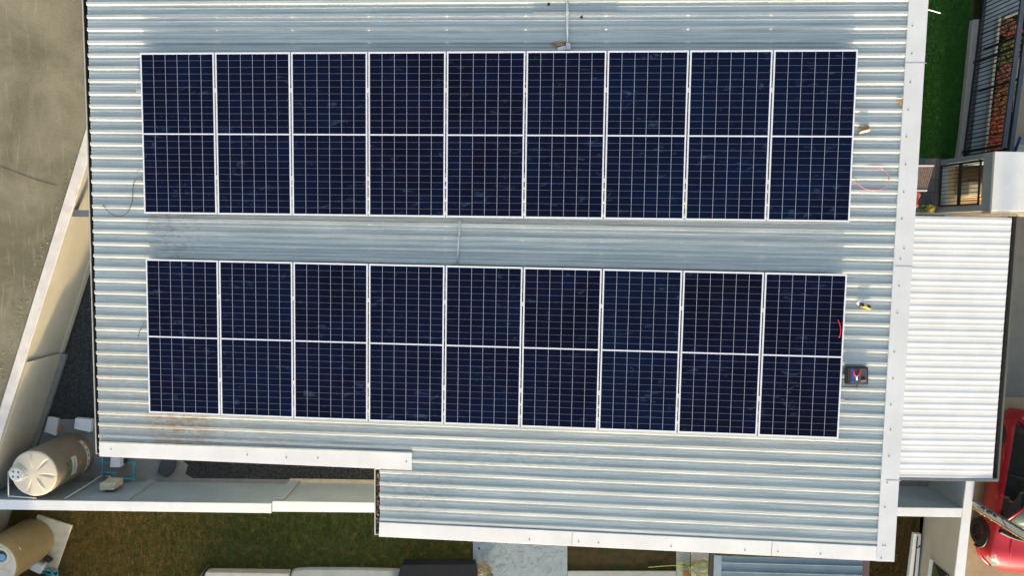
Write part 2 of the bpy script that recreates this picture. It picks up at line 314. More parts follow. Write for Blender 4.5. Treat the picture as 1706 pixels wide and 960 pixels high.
def grass(name, poly, n, h, mat, label, holes=()):
    q = scatter_pts(poly, n)
    for hl in holes: q = q[~inside(q, hl)]
    n = len(q); a = rng.uniform(0, 2 * np.pi, n); w = rng.uniform(.005, .011, n); hh = h * rng.uniform(.5, 1.3, n); b = rng.uniform(0, 2 * np.pi, n); l = hh * rng.uniform(.2, 1.0, n)
    v = np.zeros((n, 3, 3)); v[:, 0, :2] = q + np.c_[np.cos(a), np.sin(a)] * w[:, None]; v[:, 1, :2] = q - np.c_[np.cos(a), np.sin(a)] * w[:, None]
    v[:, 2, :2] = q + np.c_[np.cos(b), np.sin(b)] * l[:, None]; v[:, 2, 2] = hh; v[:, :2, 2] = .005
    me = bpy.data.meshes.new(name); me.from_pydata(v.reshape(-1, 3).tolist(), [], np.arange(3 * n).reshape(-1, 3).tolist()); me.materials.append(mat)
    o = bpy.data.objects.new(name, me); COL.objects.link(o); tag(o, label, None, None, 'stuff'); return o
def stones(name, polys, ns, mat, label, size=.016, holes=()):
    V = []; Fc = []; k = 0
    for poly, n in zip(polys, ns):
        q = scatter_pts(poly, n)
        for hl in holes: q = q[~inside(q, hl)]
        for x, y in q:
            r = size * random.uniform(.5, 1.4); a = random.uniform(0, 6.28); z = random.uniform(.012, .03)
            pts = [(math.cos(a + i * 1.57) * r * random.uniform(.7, 1.2), math.sin(a + i * 1.57) * r * random.uniform(.7, 1.2), 0) for i in range(4)] + [(random.uniform(-.3, .3) * r, 0, r * .8), (0, 0, -r * .6)]
            V += [(x + p[0], y + p[1], z + p[2]) for p in pts]
            for i in range(4): Fc += [(k + i, k + (i + 1) % 4, k + 4), (k + (i + 1) % 4, k + i, k + 5)]
            k += 6
    me = bpy.data.meshes.new(name); me.from_pydata(V, [], Fc); me.materials.append(mat); o = bpy.data.objects.new(name, me); COL.objects.link(o); return tag(o, label, None, None, 'stuff')
padp = XY([(64, 857), (122, 875), (95, 953), (39, 947)])
southlawn = XY([(20, 850), (800, 850), (800, 952), (300, 990), (20, 990)])
slabp = XY([(788, 890), (945, 890), (945, 985), (788, 985)])
grass('grass', southlawn, 52000, .045, MT['lawn'], 'dry brown to green lawn below the white boundary wall', [padp, XY([(340, 946), (800, 946), (800, 1000), (330, 1000)]), XY([(664, 930), (800, 930), (800, 1000), (664, 1000)]), slabp])
grass('grass', lawn2, 30000, .04, MT['lawn2'], 'thick dark green lawn right of the roof edge')
grass('grass', XY([(1440, 850), (1534, 850), (1520, 890), (1508, 980), (1430, 980)]), 9000, .04, MT['brownlawn'], 'dried brown grass right of the roof corner')
stones('gravel', [XY([(160, 480), (140, 500), (80, 700), (180, 700)]), XY([(296, 755), (640, 765), (640, 797), (296, 797)])], [7000, 5200], MT['stone'], 'loose dark gravel between house and walls', holes=[pad])
stones('gravel', [XY([(292, 760), (330, 760), (345, 796), (290, 796)])], [260], MT['stone'], 'scattered dark pebbles at the edge of the concrete pad', size=.014)
MT['pale_stone'] = simple('pale_rubble', (.34, .31, .24), .9, 0, .6, 30)
rub = stones('rubble', [XY([(122, 262), (130, 262), (52, 500), (-4, 668), (-20, 668), (36, 490)], WT)], [1500], MT['pale_stone'], 'pale rubble and dried weeds along the outer side of the slanting wall', size=.012); rub.location.z = WT - .03
# ---------------------------------------------------------------- boundary walls
w = thing('boundary_wall', 'long slanting boundary wall with weathered white top left of the roof', 'wall', (*along(*Li, -3.0), 0))
B().prism([along(*Lo, 9.0), along(*Lo, -15.0), along(*Li, -15.0), along(*Li, 9.0)], 0, WT - .02).out('wall_body', MT['yellow'], w)
B().prism([along(*Lo, 9.0), along(*Lo, -15.0), along(*Li, -15.0), along(*Li, 9.0)], WT - .018, WT + .01).out('wall_cap', MT['oldcap'], w, bevel=.008)
def off(p, d): # towards inside (right)
    n = np.array([Li[0][1] - Li[1][1], -(Li[0][0] - Li[1][0])]); n = n / np.linalg.norm(n); n = n * (1 if n[0] > 0 else -1); return (p[0] + n[0] * d, p[1] + n[1] * d)
ys = P(48, 603, WT)[1]
a1, a2 = along(*Li, 9.0), along(*Li, ys); a3 = along(*Li, -9.1)
B().prism([off(a1, .002), off(a2, .002), off(a2, .055), off(a1, .055)], 0, .16).out('footing', MT['yellow'], w, bevel=.01)
B().prism([off(a2, .003), off(a3, .003), off(a3, .045), off(a2, .045)], 0, WT - .05).out('wall_face', MT['yellow'], w, bevel=.004)
B().prism([off(a2, .048), off(a3, .048), off(a3, .16), off(a2, .16)], 0, .12).out('footing', MT['conc'], w, bevel=.01)
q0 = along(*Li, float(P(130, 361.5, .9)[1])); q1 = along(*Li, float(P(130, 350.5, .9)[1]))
B().prism([(q0[0] + .01, q0[1]), (q0[0] + 1.3, q0[1]), (q0[0] + 1.3, q1[1]), (q1[0] + .01, q1[1])], 1.26, 1.40).out('dark_bar', MT['gateg'], w)  # dark grey bar projecting from the inner wall face near its top
b1 = [P(-60, 832.5, WT), P(452, 840, WT), P(452, 855, WT), P(-60, 848, WT)]
w = thing('boundary_wall', 'horizontal white topped wall below the water tank, left section', 'wall', (-3, -9.25, 0), 'white topped walls along the lawn')
B().prism([p[:2] for p in b1], 0, WT - .02).out('wall_body', MT['wall'], w)
B().prism([(p[0], p[1] + dy) for p, dy in zip(b1, (.006, .006, -.006, -.006))], WT - .018, WT + .012).out('wall_cap', MT['wallcap'], w, bevel=.006)
for px in (205, 222): pass
def pil(px, wd, par, zt=WT - .06):
    q = P(px, 833, WT); yy = np.interp(q[0], [b1[0][0], b1[1][0]], [b1[0][1], b1[1][1]])
    return B().prism([(q[0], yy + .002), (q[0] - wd, yy + .002), (q[0] - wd, yy + .05), (q[0], yy + .05)], 0, zt).out('pilaster', MT['wall'], par, bevel=.005)
pil(212, .20, w)
B().prism([(b1[0][0], b1[0][1] + .002), (b1[1][0], b1[1][1] + .002), (b1[1][0], b1[1][1] + .10), (b1[0][0], b1[0][1] + .10)], 0, .05).out('footing', MT['conc'], w)
b2 = [P(455, 836, WT - .06), P(720, 840.5, WT - .06), P(720, 855, WT - .06), P(455, 852.5, WT - .06)]
w = thing('boundary_wall', 'slightly lower white topped wall section running under the roof corner', 'wall', (1, -9.2, 0), 'white topped walls along the lawn')
b2[0][0] = b1[1][0] + .004; b2[3][0] = b1[2][0] + .004
B().prism([p[:2] for p in b2], 0, WT - .08).out('wall_body', MT['wall'], w)
B().prism([(p[0], p[1] + dy) for p, dy in zip(b2, (.006, .006, -.006, -.006))], WT - .078, WT - .05).out('wall_cap', MT['wallcap'], w, bevel=.006)
B().prism([(b2[0][0], b2[0][1] + .004), (b2[0][0] + .28, b2[0][1] + .004), (b2[0][0] + .28, b2[0][1] + .06), (b2[0][0], b2[0][1] + .06)], 0, WT - .12).out('pilaster', MT['wall'], w, bevel=.005)
B().prism([(b2[0][0], b2[0][1] + .002), (b2[1][0], b2[1][1] + .002), (b2[1][0], b2[1][1] + .09), (b2[0][0], b2[0][1] + .09)], 0, .05).out('footing', MT['creampad'], w)
# ---------------------------------------------------------------- the house with its metal roof
house = thing('house', 'house under the big ribbed galvanised metal roof carrying the solar panels', 'house', (5, -2.5, 0))
SP, K = .1903, .0041; HP = -.150
e0, e1 = RP(145.5, 0, HP), RP(164.6, 690, HP)
def ul(v): return e0[0] + (v - e0[1]) * (e1[0] - e0[0]) / (e1[1] - e0[1])
f0, f1 = RP(1532, 0, HP), RP(1480, 870, HP)
def ur(v): return f0[0] + (v - f0[1]) * (f1[0] - f0[0]) / (f1[1] - f0[1])
uS = RP(633, 830, HP)[0]
prof = [(-.010, 0), (.006, .028), (.044, .028), (.057, 0), (.084, 0), (.090, .006), (.100, .006), (.107, 0), (.130, 0), (.136, .006), (.146, .006), (.153, 0)]
v_rib0 = .742
bot1 = RP(165, 757, HP)[1]; bot2 = RP(634, 890, HP)[1]
rows = []
kmax = 14; kmin = -48
for k in range(kmax, kmin, -1):
    for dv, h in reversed(prof): rows.append((v_rib0 + k * SP + dv, HP + h))
vs = B(); V = []; Fc = []
rowsA = [r for r in rows if r[0] >= bot1 + .03]; rowsB = [r for r in rows if bot2 + .02 <= r[0] <= rowsA[-1][0]]
def strip(rr, fl):
    n = len(V); ns = 6
    for v, h in rr:
        u0, u1 = fl(v), ur(v)
        for i in range(ns + 1):
            u = u0 + (u1 - u0) * i / ns; vv = v - K * (u - ul(v)); p = RW(u, vv, h); V.append((p[0], p[1], p[2]))
    for i in range(len(rr) - 1):
        for j in range(ns): Fc.append((n + i * (ns + 1) + j, n + i * (ns + 1) + j + 1, n + (i + 1) * (ns + 1) + j + 1, n + (i + 1) * (ns + 1) + j))
strip(rowsA, ul); strip(rowsB, lambda v: uS)
M('roof_sheet', V, Fc, MT['galv'], house)
# flashings
def flash(name, px, h0, h1, mat, par=house, drop=None):
    uv = [RP(x, y, h1) for x, y in px]; return B().rquad(uv, h0, h1).out(name, mat, par, bevel=.003)
fr = flash('ridge_flashing', [(1517, -40), (1549.5, -40), (1490, 937), (1460, 936)], -.30, -.112, MT['flashr'])
fb = flash('eave_flashing', [(632, 871), (1461, 911), (1460, 935.5), (631, 895)], -.26, -.115, MT['white'])
fl_ = flash('eave_flashing', [(165, 738), (686, 756), (686, 784), (165.5, 761)], -.24, -.112, MT['white'])
B().rquad([RP(x, y, -.108) for x, y in ((165, 736), (686, 754), (686, 756.2), (165, 738.2))], -.125, -.104).out('flashing_lip', MT['galv'], house)
# cover strips where flashing lengths lap
for (x0, y0, x1, y1, par_, mt_) in ((1508, 104, 1544, 104, fr, 'flashr'), (1491, 443, 1524, 444, fr, 'flashr'), (1476, 800, 1501, 801, fr, 'flashr')):
    B().rquad([RP(x0, y0, -.110), RP(x1, y1, -.110), RP(x1, y1 + 1.2, -.110), RP(x0, y0 + 1.2, -.110)], -.118, -.1095).out('lap_joint', MT['scr2'], par_)
for (x0, y0, x1, y1) in ((953, 888.5, 952, 910), (1286, 904, 1284.5, 927)):
    B().rquad([RP(x0, y0, -.113), RP(x0 + 1.2, y0, -.113), RP(x1 + 1.2, y1, -.113), RP(x1, y1, -.113)], -.12, -.1125).out('lap_joint', MT['scr2'], fb)
def screw(x, y, par, h): 
    q = RP(x, y, h); bb = B(); p = RW(*q, h); bb.lathe((p[0], p[1], p[2] - .002), [(.011, 0), (.011, .004), (.006, .005), (.006, .010)], 10); bb.out('screw', MT['screw'], par)
for x, y in [(1520, 43), (1519, 89), (1516.5, 137), (1513, 183), (1510, 228), (1508.7, 274), (1505.6, 320), (1502.5, 365), (1506, 414), (1500, 432), (1497.6, 477), (1494.8, 522), (1490, 587), (1487.6, 631), (1484, 675), (1483.5, 717), (1481, 761), (1478, 805), (1474, 846), (1471, 910), (1468, 931), (1475, 910)]: screw(x, y, fr, -.112)
for x, y in [(882, 900), (964, 903.6), (997, 905.7), (1118, 911.5), (1241, 917.4), (1296, 920), (1367, 924)]: screw(x, y, fb, -.115)
for x, y in [(185, 749), (412, 758.7), (477, 763), (529.6, 764), (677, 770)]: screw(x, y, fl_, -.112)
# walls under the roof
zi = lambda u: Z0 + u * math.sin(SL) - .33
hw = [(-.45, 12), (-.45, -5.75), (4.0, -5.75), (4.0, -6.9), (10.85, -6.9), (10.85, 12)]
B().hexa([(x, y, 0) for x, y in hw], [(x, y, zi(x) - .02) for x, y in hw]).out('wall', MT['housewall'], house)
# gutters
def gutter(line, inner, hr, z_d, label_mat=MT['darkgut']):
    g = B(); n = len(line)
    R = [RWP(x, y, hr) for x, y in line]; I = [RWP(x, y, hr) for x, y in inner]
    for i in range(n - 1):
        a, b_, c_, d_ = R[i], R[i + 1], I[i + 1], I[i]; dn = np.array([0, 0, -z_d]); t = .008
        ins = (d_ - a) / np.linalg.norm(d_ - a) * t
        g.hexa([a + dn, b_ + dn, b_ + dn + ins, a + dn + ins], [a, b_, b_ + ins, a + ins])
        g.hexa([a + dn - [0, 0, .008], b_ + dn - [0, 0, .008], c_ + dn - [0, 0, .008], d_ + dn - [0, 0, .008]], [a + dn, b_ + dn, c_ + dn, d_ + dn])
        g.hexa([d_ + dn, c_ + dn, c_ + dn - ins, d_ + dn - ins], [d_, c_, c_ - ins, d_ - ins])
    o = g.out('gutter', label_mat, house)
    rm = B()
    for i in range(n - 1): rm.tube([R[i], R[i + 1]], .011, 6)
    for e in (0, -1):
        d = np.array([0, 0, -.05]); rm.hexa([R[e] + d * 2, I[e] + d * 2, I[e] + d * 2 + [0, .01, 0], R[e] + d * 2 + [0, .01, 0]], [R[e], I[e], I[e] + [0, .01, 0], R[e] + [0, .01, 0]])
    rm.out('gutter_rim', MT['rim'], o); return o
g1 = gutter([(136.5, -40), (137.6, 0), (146.2, 240), (152.6, 482), (160.6, 757)], [(148, -40), (150, 0), (157, 240), (164, 482), (171, 757)], -.215, .11)
g2 = gutter([(624.6, 783), (625, 892)], [(636, 783), (637, 892)], -.215, .10)
# leaf litter lying in the lower gutter
lt = B()
for i in range(70):
    y = random.uniform(788, 888); x = random.uniform(626.5, 632); p = RWP(x, y, -.27) + np.array([0, 0, .02 * random.random()])
    a = random.uniform(0, 3.1); r = random.uniform(.008, .02); d1 = np.array([math.cos(a), math.sin(a), .3]) * r; d2 = np.array([-math.sin(a), math.cos(a), .1]) * r * .7
    lt.hexa([p - d1 - [0, 0, .003], p - d2 - [0, 0, .003], p + d1 - [0, 0, .003], p + d2 - [0, 0, .003]], [p - d1, p - d2, p + d1, p + d2])
tag(lt.out('leaf_litter', simple('dead_leaves', (.32, .24, .17), .8, 0, .7, 14)), 'dead leaves and grit lying in the lower gutter', None, None, 'stuff')
# ---------------------------------------------------------------- solar panels
PW, PL, GAP = 1.134, 2.385, .02
A2 = -.00485; OFF2 = (.0039, -3.0743)
def panel_proto():
    r = bpy.data.objects.new('solar_panel', None); COL.objects.link(r); r.empty_display_size = .3
    hx, hy, f, d = PW / 2, PL / 2, .0195, .035
    fr = B()
    for (x0, x1, y0, y1) in ((-hx, -hx + f, -hy, hy), (hx - f, hx, -hy, hy), (-hx + f, hx - f, hy - f * 1.25, hy), (-hx + f, hx - f, -hy, -hy + f * 1.25)):
        fr.prism([(x0, y0), (x1, y0), (x1, y1), (x0, y1)], -d, 0)
    M('frame', fr.v, fr.f, MT['alu'], r, local=True)
    g = B().prism([(-hx + f, -hy + f), (hx - f, -hy + f), (hx - f, hy - f), (-hx + f, hy - f)], -.009, -.003)
    M('cell_glass', g.v, g.f, MT['cells'], r, local=True)
    g = B().prism([(-hx + f, -hy + f), (hx - f, -hy + f), (hx - f, hy - f), (-hx + f, hy - f)], -.014, -.010)
    M('backsheet', g.v, g.f, MT['back'], r, local=True)
    return r
def dup(o, parent=None):
    c = o.copy(); COL.objects.link(c); c.parent = parent
    for ch in list(o.children): dup(ch, c)
    return c
proto = panel_proto()
names = ['first', 'second', 'third', 'fourth', 'fifth', 'sixth', 'seventh', 'eighth', 'ninth']
first = True; ROT = Matrix((tuple(UX), tuple(VX), tuple(NX))).transposed()
def rowpt(row, a, b):
    if row: return (a * math.cos(A2) - b * math.sin(A2) + OFF2[0], a * math.sin(A2) + b * math.cos(A2) + OFF2[1])
    return (a, b)
for row in (0, 1):
    for i in range(9):
        o = proto if first else dup(proto); first = False
        u, v = rowpt(row, PW / 2 + i * (PW + GAP), -PL / 2)
        o.matrix_world = Matrix.Translation(Vector(RW(u, v, 0))) @ (ROT @ Matrix.Rotation(A2 * row + random.uniform(-.0006, .0006), 3, 'Z')).to_4x4()
        extra = {(0, 0): 'left end panel of the upper row of solar panels', (0, 8): 'right end panel of the upper row, beside the pink cable loop', (0, 5): 'sixth panel from the left in the upper row, below the conduit end', (0, 4): 'middle panel of the upper row of nine solar panels',
                 (1, 0): 'left end panel of the lower row, above the rust stained sheets', (1, 8): 'right end panel of the lower row, beside the black tool pouch', (1, 4): 'middle panel of the lower row of nine, below the thin conduit',
                 }.get((row, i), '%s solar panel from the left in the %s row of dark panels' % (names[i], ('upper', 'lower')[row]))
        tag(o, extra, 'solar panel', 'solar panels on the metal roof')
# rails and clamps
rails = []
for row, bs in ((0, (-.545, -1.83)), (1, (-.545, -1.83))):
    for j, b_ in enumerate(bs):
        u0 = -.10 if (row, j) in ((0, 0),) else -.012; u1 = 10.366 + (.07 if (row, j) in ((1, 1), (0, 1)) else .0)
        pts = [rowpt(row, u0, b_ - .02), rowpt(row, u1, b_ - .02), rowpt(row, u1, b_ + .02), rowpt(row, u0, b_ + .02)]
        rt = thing('mounting_rail', ('upper', 'lower')[j] + ' aluminium rail under the ' + ('upper', 'lower')[row] + ' row of solar panels', 'rail', RW(*rowpt(row, 5, b_), -.07), 'aluminium rails under the solar panels')
        B().rquad(pts, -.088, -.0365).out('rail_bar', MT['rail'], rt)
        for i in range(8):
            a = (i + 1) * (PW + GAP) - GAP / 2
            q = [rowpt(row, a + dx, b_ + dy) for dx, dy in ((-.0092, -.03), (.0092, -.03), (.0092, .03), (-.0092, .03))]
            B().rquad(q, -.036, -.004).out('mid_clamp', MT['clamp'], rt)
        for k, a in enumerate(np.arange(.5, 10.3, 1.16)):
            q = [rowpt(row, a + dx, b_ + dy) for dx, dy in ((-.025, -.03), (.025, -.03), (.025, .03), (-.025, .03))]
            B().rquad(q, HP + .0285, -.089).out('roof_foot', MT['rail'], rt)
# ---------------------------------------------------------------- small things on the roof
def rtube(name, px, r, h, mat, parent=None, sm=0, n=8):
    hs = h if hasattr(h, '__len__') else [h] * len(px); pts = [RWP(x, y, hh) for (x, y), hh in zip(px, hs)]
    if sm: pts = smooth_path(pts, sm)
    return B().tube(pts, r, n).out(name, mat, parent, smooth=True)
cd = thing('conduit', 'thick pale steel conduit running up from the upper panel row', 'conduit', RWP(945, 40, -.1))
rtube('pipe', [(944.5, -30), (945, 20), (945.5, 78)], .017, -.098, MT['steel'], cd)
B().rquad([RP(x, y, -.10) for x, y in ((889, 19.4), (1031, 19.8), (1031, 21.2), (889, 20.8))], -.119, -.098).out('strut_channel', MT['rail'], cd)
B().rquad([RP(x, y, -.085) for x, y in ((943, 17.5), (947.5, 17.5), (947.5, 24), (943, 24))], -.1, -.078).out('pipe_saddle', MT['clamp'], cd)
B().rquad([RP(x, y, -.1) for x, y in ((943, 72), (950.5, 72), (950.5, 83), (943, 83))], -.13, -.07).out('junction_box', MT['steel'], cd)
cd = thing('conduit', 'thin pale conduit between the two panel rows', 'conduit', RWP(764, 400, -.1))
rtube('pipe', [(767.5, 352), (764.5, 395), (761, 450)], .012, -.100, MT['steel'], cd)
B().rquad([RP(x, y, -.1) for x, y in ((762.3, 396), (767, 396.3), (766.8, 399), (762, 398.7))], -.12, -.086).out('pipe_saddle', MT['clamp'], cd)
c1 = rtube('cable', [(171, 341), (176, 348), (184, 355), (195, 360.5), (207, 358), (216, 348), (221, 332), (221.5, 312), (227, 299), (243, 288)], .0045, [-.118] * 9 + [-.07], MT['cable'], sm=6); tag(c1, 'black cable curling out left of the upper panel row', 'cable')
c1 = rtube('cable', [(1409, 296), (1424, 303), (1440, 314), (1456, 316.5), (1472, 314), (1480, 304), (1481, 292), (1472, 282), (1459, 278.5), (1446, 281)], .0048, [-.06] + [-.116] * 9, MT['pink'], sm=6); tag(c1, 'pink red cable looped right of the upper panel row', 'cable')
c1 = rtube('cable', [(1396, 533), (1399.5, 542), (1400.5, 553), (1398, 563)], .007, [.004, .012, .012, .004], MT['red'], sm=6); tag(c1, 'short curved red cable lying on the lower right end panel', 'cable')
c1 = rtube('cable', [(241, 536), (237, 545), (232, 554), (230, 563)], .004, -.117, MT['cable'], sm=4); tag(c1, 'short black cable end left of the lower panel row', 'cable')
# cardboard pieces and leaves
bx = thing('cardboard_scrap', 'folded brown cardboard scrap right of the upper panel row', 'cardboard', RWP(1440, 215, -.1))
B().rquad([RP(x, y, -.08) for x, y in ((1432, 214), (1444, 208), (1450, 209), (1449, 215), (1434, 220))], -.118, -.095).out('flap', MT['card'], bx, bevel=.002)
a = [RWP(x, y, -.09) for x, y in ((1433, 218.5), (1449, 214.5))]; nn = NX
B().hexa([a[0] - nn * .03, a[1] - nn * .03, a[1] - nn * .03 - VX * .035, a[0] - nn * .03 - VX * .035], [a[0] + nn * .02, a[1] + nn * .02, a[1] + nn * .02 - VX * .012, a[0] + nn * .02 - VX * .012]).out('side', MT['creampad'], bx)
q = [RP(x, y, -.1) for x, y in ((1495.5, 166), (1500, 164), (1503, 167), (1504, 175), (1500, 172))]
tag(B().rquad(q, -.119, -.108).out('fallen_leaf', MT['wooden']), 'small dry brown leaf against the white ridge flashing', 'leaf')
q = [RP(x, y, -.1) for x, y in ((924, 71), (933, 69.5), (943, 73), (935, 76), (928, 76))]
tag(B().rquad(q, -.119, -.112).out('rusty_bracket', MT['card']), 'rusty brown bracket plate at the lower end of the conduit', 'bracket')
q = [RP(x, y, -.1) for x, y in ((928, 79), (942, 75), (943, 82), (930, 83.5))]
tag(B().rquad(q, -.119, -.108).out('sealant_patch', MT['paper']), 'pale sealant patch touching the top of the sixth panel', 'patch')
for (x, y, lab) in ((914, 6, 'black bolt head left of the conduit near the top edge'), (969, 27.5, 'black bolt head right of the conduit')):
    p = RWP(x, y, -.13); tag(B().lathe((p[0], p[1], p[2] - .02), [(.02, 0), (.02, .012), (.012, .013), (.012, .026)], 8).out('bolt', MT['black']), lab, 'bolt')
# paper with yellow tool
pp = [RWP(1426, 506, -.118), RWP(1434, 497, -.118), RWP(1447, 504.5, -.112), RWP(1436, 513.5, -.115)]
mid_ = [(pp[i] + pp[(i + 1) % 4]) / 2 for i in range(4)]; ctr = sum(pp) / 4 + NX * .012
tag(B().hexa([pp[0], mid_[0], pp[1], mid_[1], pp[2], mid_[2], pp[3], mid_[3]], [p + NX * .004 for p in (pp[0], mid_[0] + NX * .008, pp[1], mid_[1] + NX * .006, pp[2], mid_[2], pp[3], mid_[3])]).out('paper_sheet', MT['paper']), 'crumpled white paper under the yellow tool', 'paper')
tl = thing('hand_tool', 'yellow and black hand tool lying on white paper', 'tool', RWP(1443, 510, -.1))
rtube('barrel', [(1434, 509), (1450, 513.5)], .024, -.085, MT['yel'], tl, n=12)
for x, y, r in ((1435.5, 508.7, .034), (1447.2, 511.6, .030)):
    p = RWP(x, y, -.085); dd = (RWP(1450, 513.5, -.085) - RWP(1434, 509, -.085)); dd /= np.linalg.norm(dd)
    B().tube([p - dd * .022, p + dd * .022], r, 12).out('grip', MT['black'], tl, smooth=False, bevel=.003)
# tool pouch
cP = RP(1427.5, 626.5, -.09); tp = thing('tool_pouch', 'black tool pouch with blue strips beside the lower right panel', 'tool pouch', RW(*cP, -.12))
def inpouch(px): return [RP(x, y, -.07) for x, y in px]
rr = []
x0, x1, y0, y1 = 1408.7, 1446.6, 611.5, 641.5
for cx_, cy_, a0 in ((x1 - 3, y0 + 3, -90), (x1 - 3, y1 - 3, 0), (x0 + 3, y1 - 3, 90), (x0 + 3, y0 + 3, 180)):
    for k in range(5):
        a = math.radians(a0 + k * 22.5); rr.append((cx_ + 3 * math.cos(a), cy_ + 3 * math.sin(a)))
B().rquad(inpouch(rr), -.119, -.062).out('pouch_body', MT['black'], tp, bevel=.01)
rr2 = [(x * .86 + 1427.6 * .14, y * .84 + 626.5 * .16) for x, y in rr]
B().rquad(inpouch(rr2), -.066, -.054).out('inner_panel', MT['dark'], tp, bevel=.004)
for (xa, ya, xb, yb) in ((1417.5, 613.5, 1421.5, 619), (1418.5, 621, 1422.8, 631), (1418, 633, 1422, 639)):
    B().rquad(inpouch([(xa, ya), (xb, ya), (xb, yb), (xa, yb)]), -.056, -.046).out('blue_strip', MT['blue'], tp, bevel=.002)
for xa in (1411.5, 1414.5): B().rquad(inpouch([(xa, 615), (xa + 1.2, 615), (xa + 1.2, 639), (xa, 639)]), -.056, -.049).out('seam', MT['soil'], tp)
B().rquad(inpouch([(1433, 634), (1442, 633), (1442, 635.5), (1434, 636.5)]), -.056, -.049).out('tab', simple('pink_print', (.35, .16, .2), .6), tp)
B().rquad(inpouch([(1434, 628), (1440, 628), (1440, 632), (1434, 632)]), -.056, -.048).out('pocket', MT['slate'], tp, bevel=.002)
rtube('strap', [(1427.5, 640), (1428, 648)], .008, [-.09, -.1], MT['black'], tp)
pl = thing('pliers', 'pliers with spread red handles lying on the black pouch', 'pliers', RWP(1427, 624, -.04))
rtube('handle', [(1422.5, 616.5), (1422.8, 622), (1425, 626.5)], .011, -.038, MT['red'], pl, sm=4)
rtube('handle', [(1433, 616.5), (1432.3, 622), (1429.5, 626.8)], .011, -.038, MT['red'], pl, sm=4)
rtube('jaw', [(1424.6, 626), (1427.2, 628), (1427.2, 633)], .008, -.038, MT['clamp'], pl); rtube('jaw', [(1430, 626.3), (1427.4, 628), (1427.8, 633)], .008, -.038, MT['clamp'], pl)
# white rod at the ridge edge
rd = B().tube([RWP(1540, 14, -.15), RWP(1554, 17.5, -.12), RWP(1567, 21.5, -.12)], .008, 8).out('bracket_rod', MT['paper']); tag(rd, 'slender white rod sticking out over the dark lawn', 'rod')
# ---------------------------------------------------------------- water tanks
def tank(bc, R, H, name_label, bodym, topm, seed, lidpos, open_lid):
    t = thing('water_tank', name_label, 'water tank', (bc[0], bc[1], .045))
    pr = [(R * .985, 0), (R, .02)]; z = .05
    while z < H - .14: pr += [(R, z), (R * .998, z + .015), (R * .998, z + .03), (R, z + .045)]; z += .085
    pr += [(R * .995, H - .07), (R * .975, H - .035)]
    B().lathe((bc[0], bc[1], .045), pr, 72).out('tank_body', bodym, t, smooth=True)
    def fn(r, z, a):
        q = (a - seed) % (2 * math.pi / 7) / (2 * math.pi / 7); g = max(0, 1 - abs(q - .5) / .12) * max(0, math.sin(math.pi * min(1, max(0, (r / R - .22) / .68))))
        return r, z + .030 * g * (1 if int(((a - seed) % (2 * math.pi)) / (2 * math.pi / 7)) % 2 else -1)
    n = 20; pt = [(R * .975, H - .034), (R * .955, H - .018)] + [(R * .93 * (1 - i / n) + .001, H - .014 + .03 * (i / n) ** .7) for i in range(n)]
    B().lathe((bc[0], bc[1], .045), pt, 140, fn).out('tank_top', topm, t, smooth=True)
    lx, ly = lidpos; l = .045 + H + .005
    if open_lid:
        B().lathe((lx, ly, l - .02), [(.20, 0), (.20, .04), (.185, .05), (.15, .05), (.145, .03), (.145, -.0)], 40).out('neck', topm, t, smooth=False)
        m_ = B().lathe((lx, ly, l + .004), [(.143, 0), (.143, .004), (.05, .005)], 40).out('opening', MT['black'], t)
        B().lathe((lx + .02, ly - .04, l + .011), [(.09, 0), (.09, .003), (.01, .004)], 24).out('water', simple('tank_water', (.16, .35, .50), .1), t)
    else:
        B().lathe((lx, ly, l - .03), [(.21, 0), (.205, .035), (.17, .045)], 40).out('neck', topm, t, smooth=False)
        ld = B().lathe((lx, ly, l + .012), [(.165, 0), (.165, .04), (.15, .055), (.02, .06)], 40).out('lid', MT['lid'], t, bevel=.003)
        for a in (40, 130, 220, 310):
            B().lathe((lx + .085 * math.cos(math.radians(a)), ly + .085 * math.sin(math.radians(a)), l + .06), [(.024, 0), (.024, .014), (.01, .016)], 12).out('vent_hole', MT['dark'], ld)
    return t
T1 = np.array([-5.69, -8.455]); TR_ = .56
lp = P(27.5, 790.5, 1.62)[:2]
t1 = tank(T1, TR_, 1.53, 'large sand coloured water tank with cream ribbed top', MT['tank'], MT['tanktop'], .35, lp, False)
def cyl_patch(name, a0, a1, z0, z1, mat, par, n=24, r=.003):
    b = B(); v = []; f = []
    for i in range(n + 1):
        a = math.radians(a0 + (a1 - a0) * i / n)
        for z in (z0, z1): v.append((T1[0] + (TR_ + r) * math.cos(a), T1[1] + (TR_ + r) * math.sin(a), z))
    for i in range(n): f.append((2 * i, 2 * i + 2, 2 * i + 3, 2 * i + 1))
    return M(name, v, f, mat, par)
lb1 = cyl_patch('label', -50, 50, .24, .36, MT['label'], t1); lb2 = cyl_patch('label', -25, 22, .78, .97, MT['label'], t1)
def cyl_text(txt, size, a_c, z, mat, par, r=.006, sx=1.0):
    cu = bpy.data.curves.new('lettering', 'FONT'); cu.body = txt; cu.size = size; cu.extrude = .001; cu.offset = size * .02; cu.align_x = 'CENTER'; cu.align_y = 'CENTER'
    o = bpy.data.objects.new('lettering', cu); COL.objects.link(o); dg = bpy.context.evaluated_depsgraph_get(); me = bpy.data.meshes.new_from_object(o.evaluated_get(dg))
    vs_ = [tuple(v.co) for v in me.vertices]; fs = [tuple(p.vertices) for p in me.polygons]; bpy.data.objects.remove(o); bpy.data.curves.remove(cu); bpy.data.meshes.remove(me)
    v = [(T1[0] + (TR_ + r + q[2]) * math.cos(math.radians(a_c) + q[0] * sx / TR_), T1[1] + (TR_ + r + q[2]) * math.sin(math.radians(a_c) + q[0] * sx / TR_), z + q[1]) for q in vs_]
    return M('lettering', v, fs, mat, par)
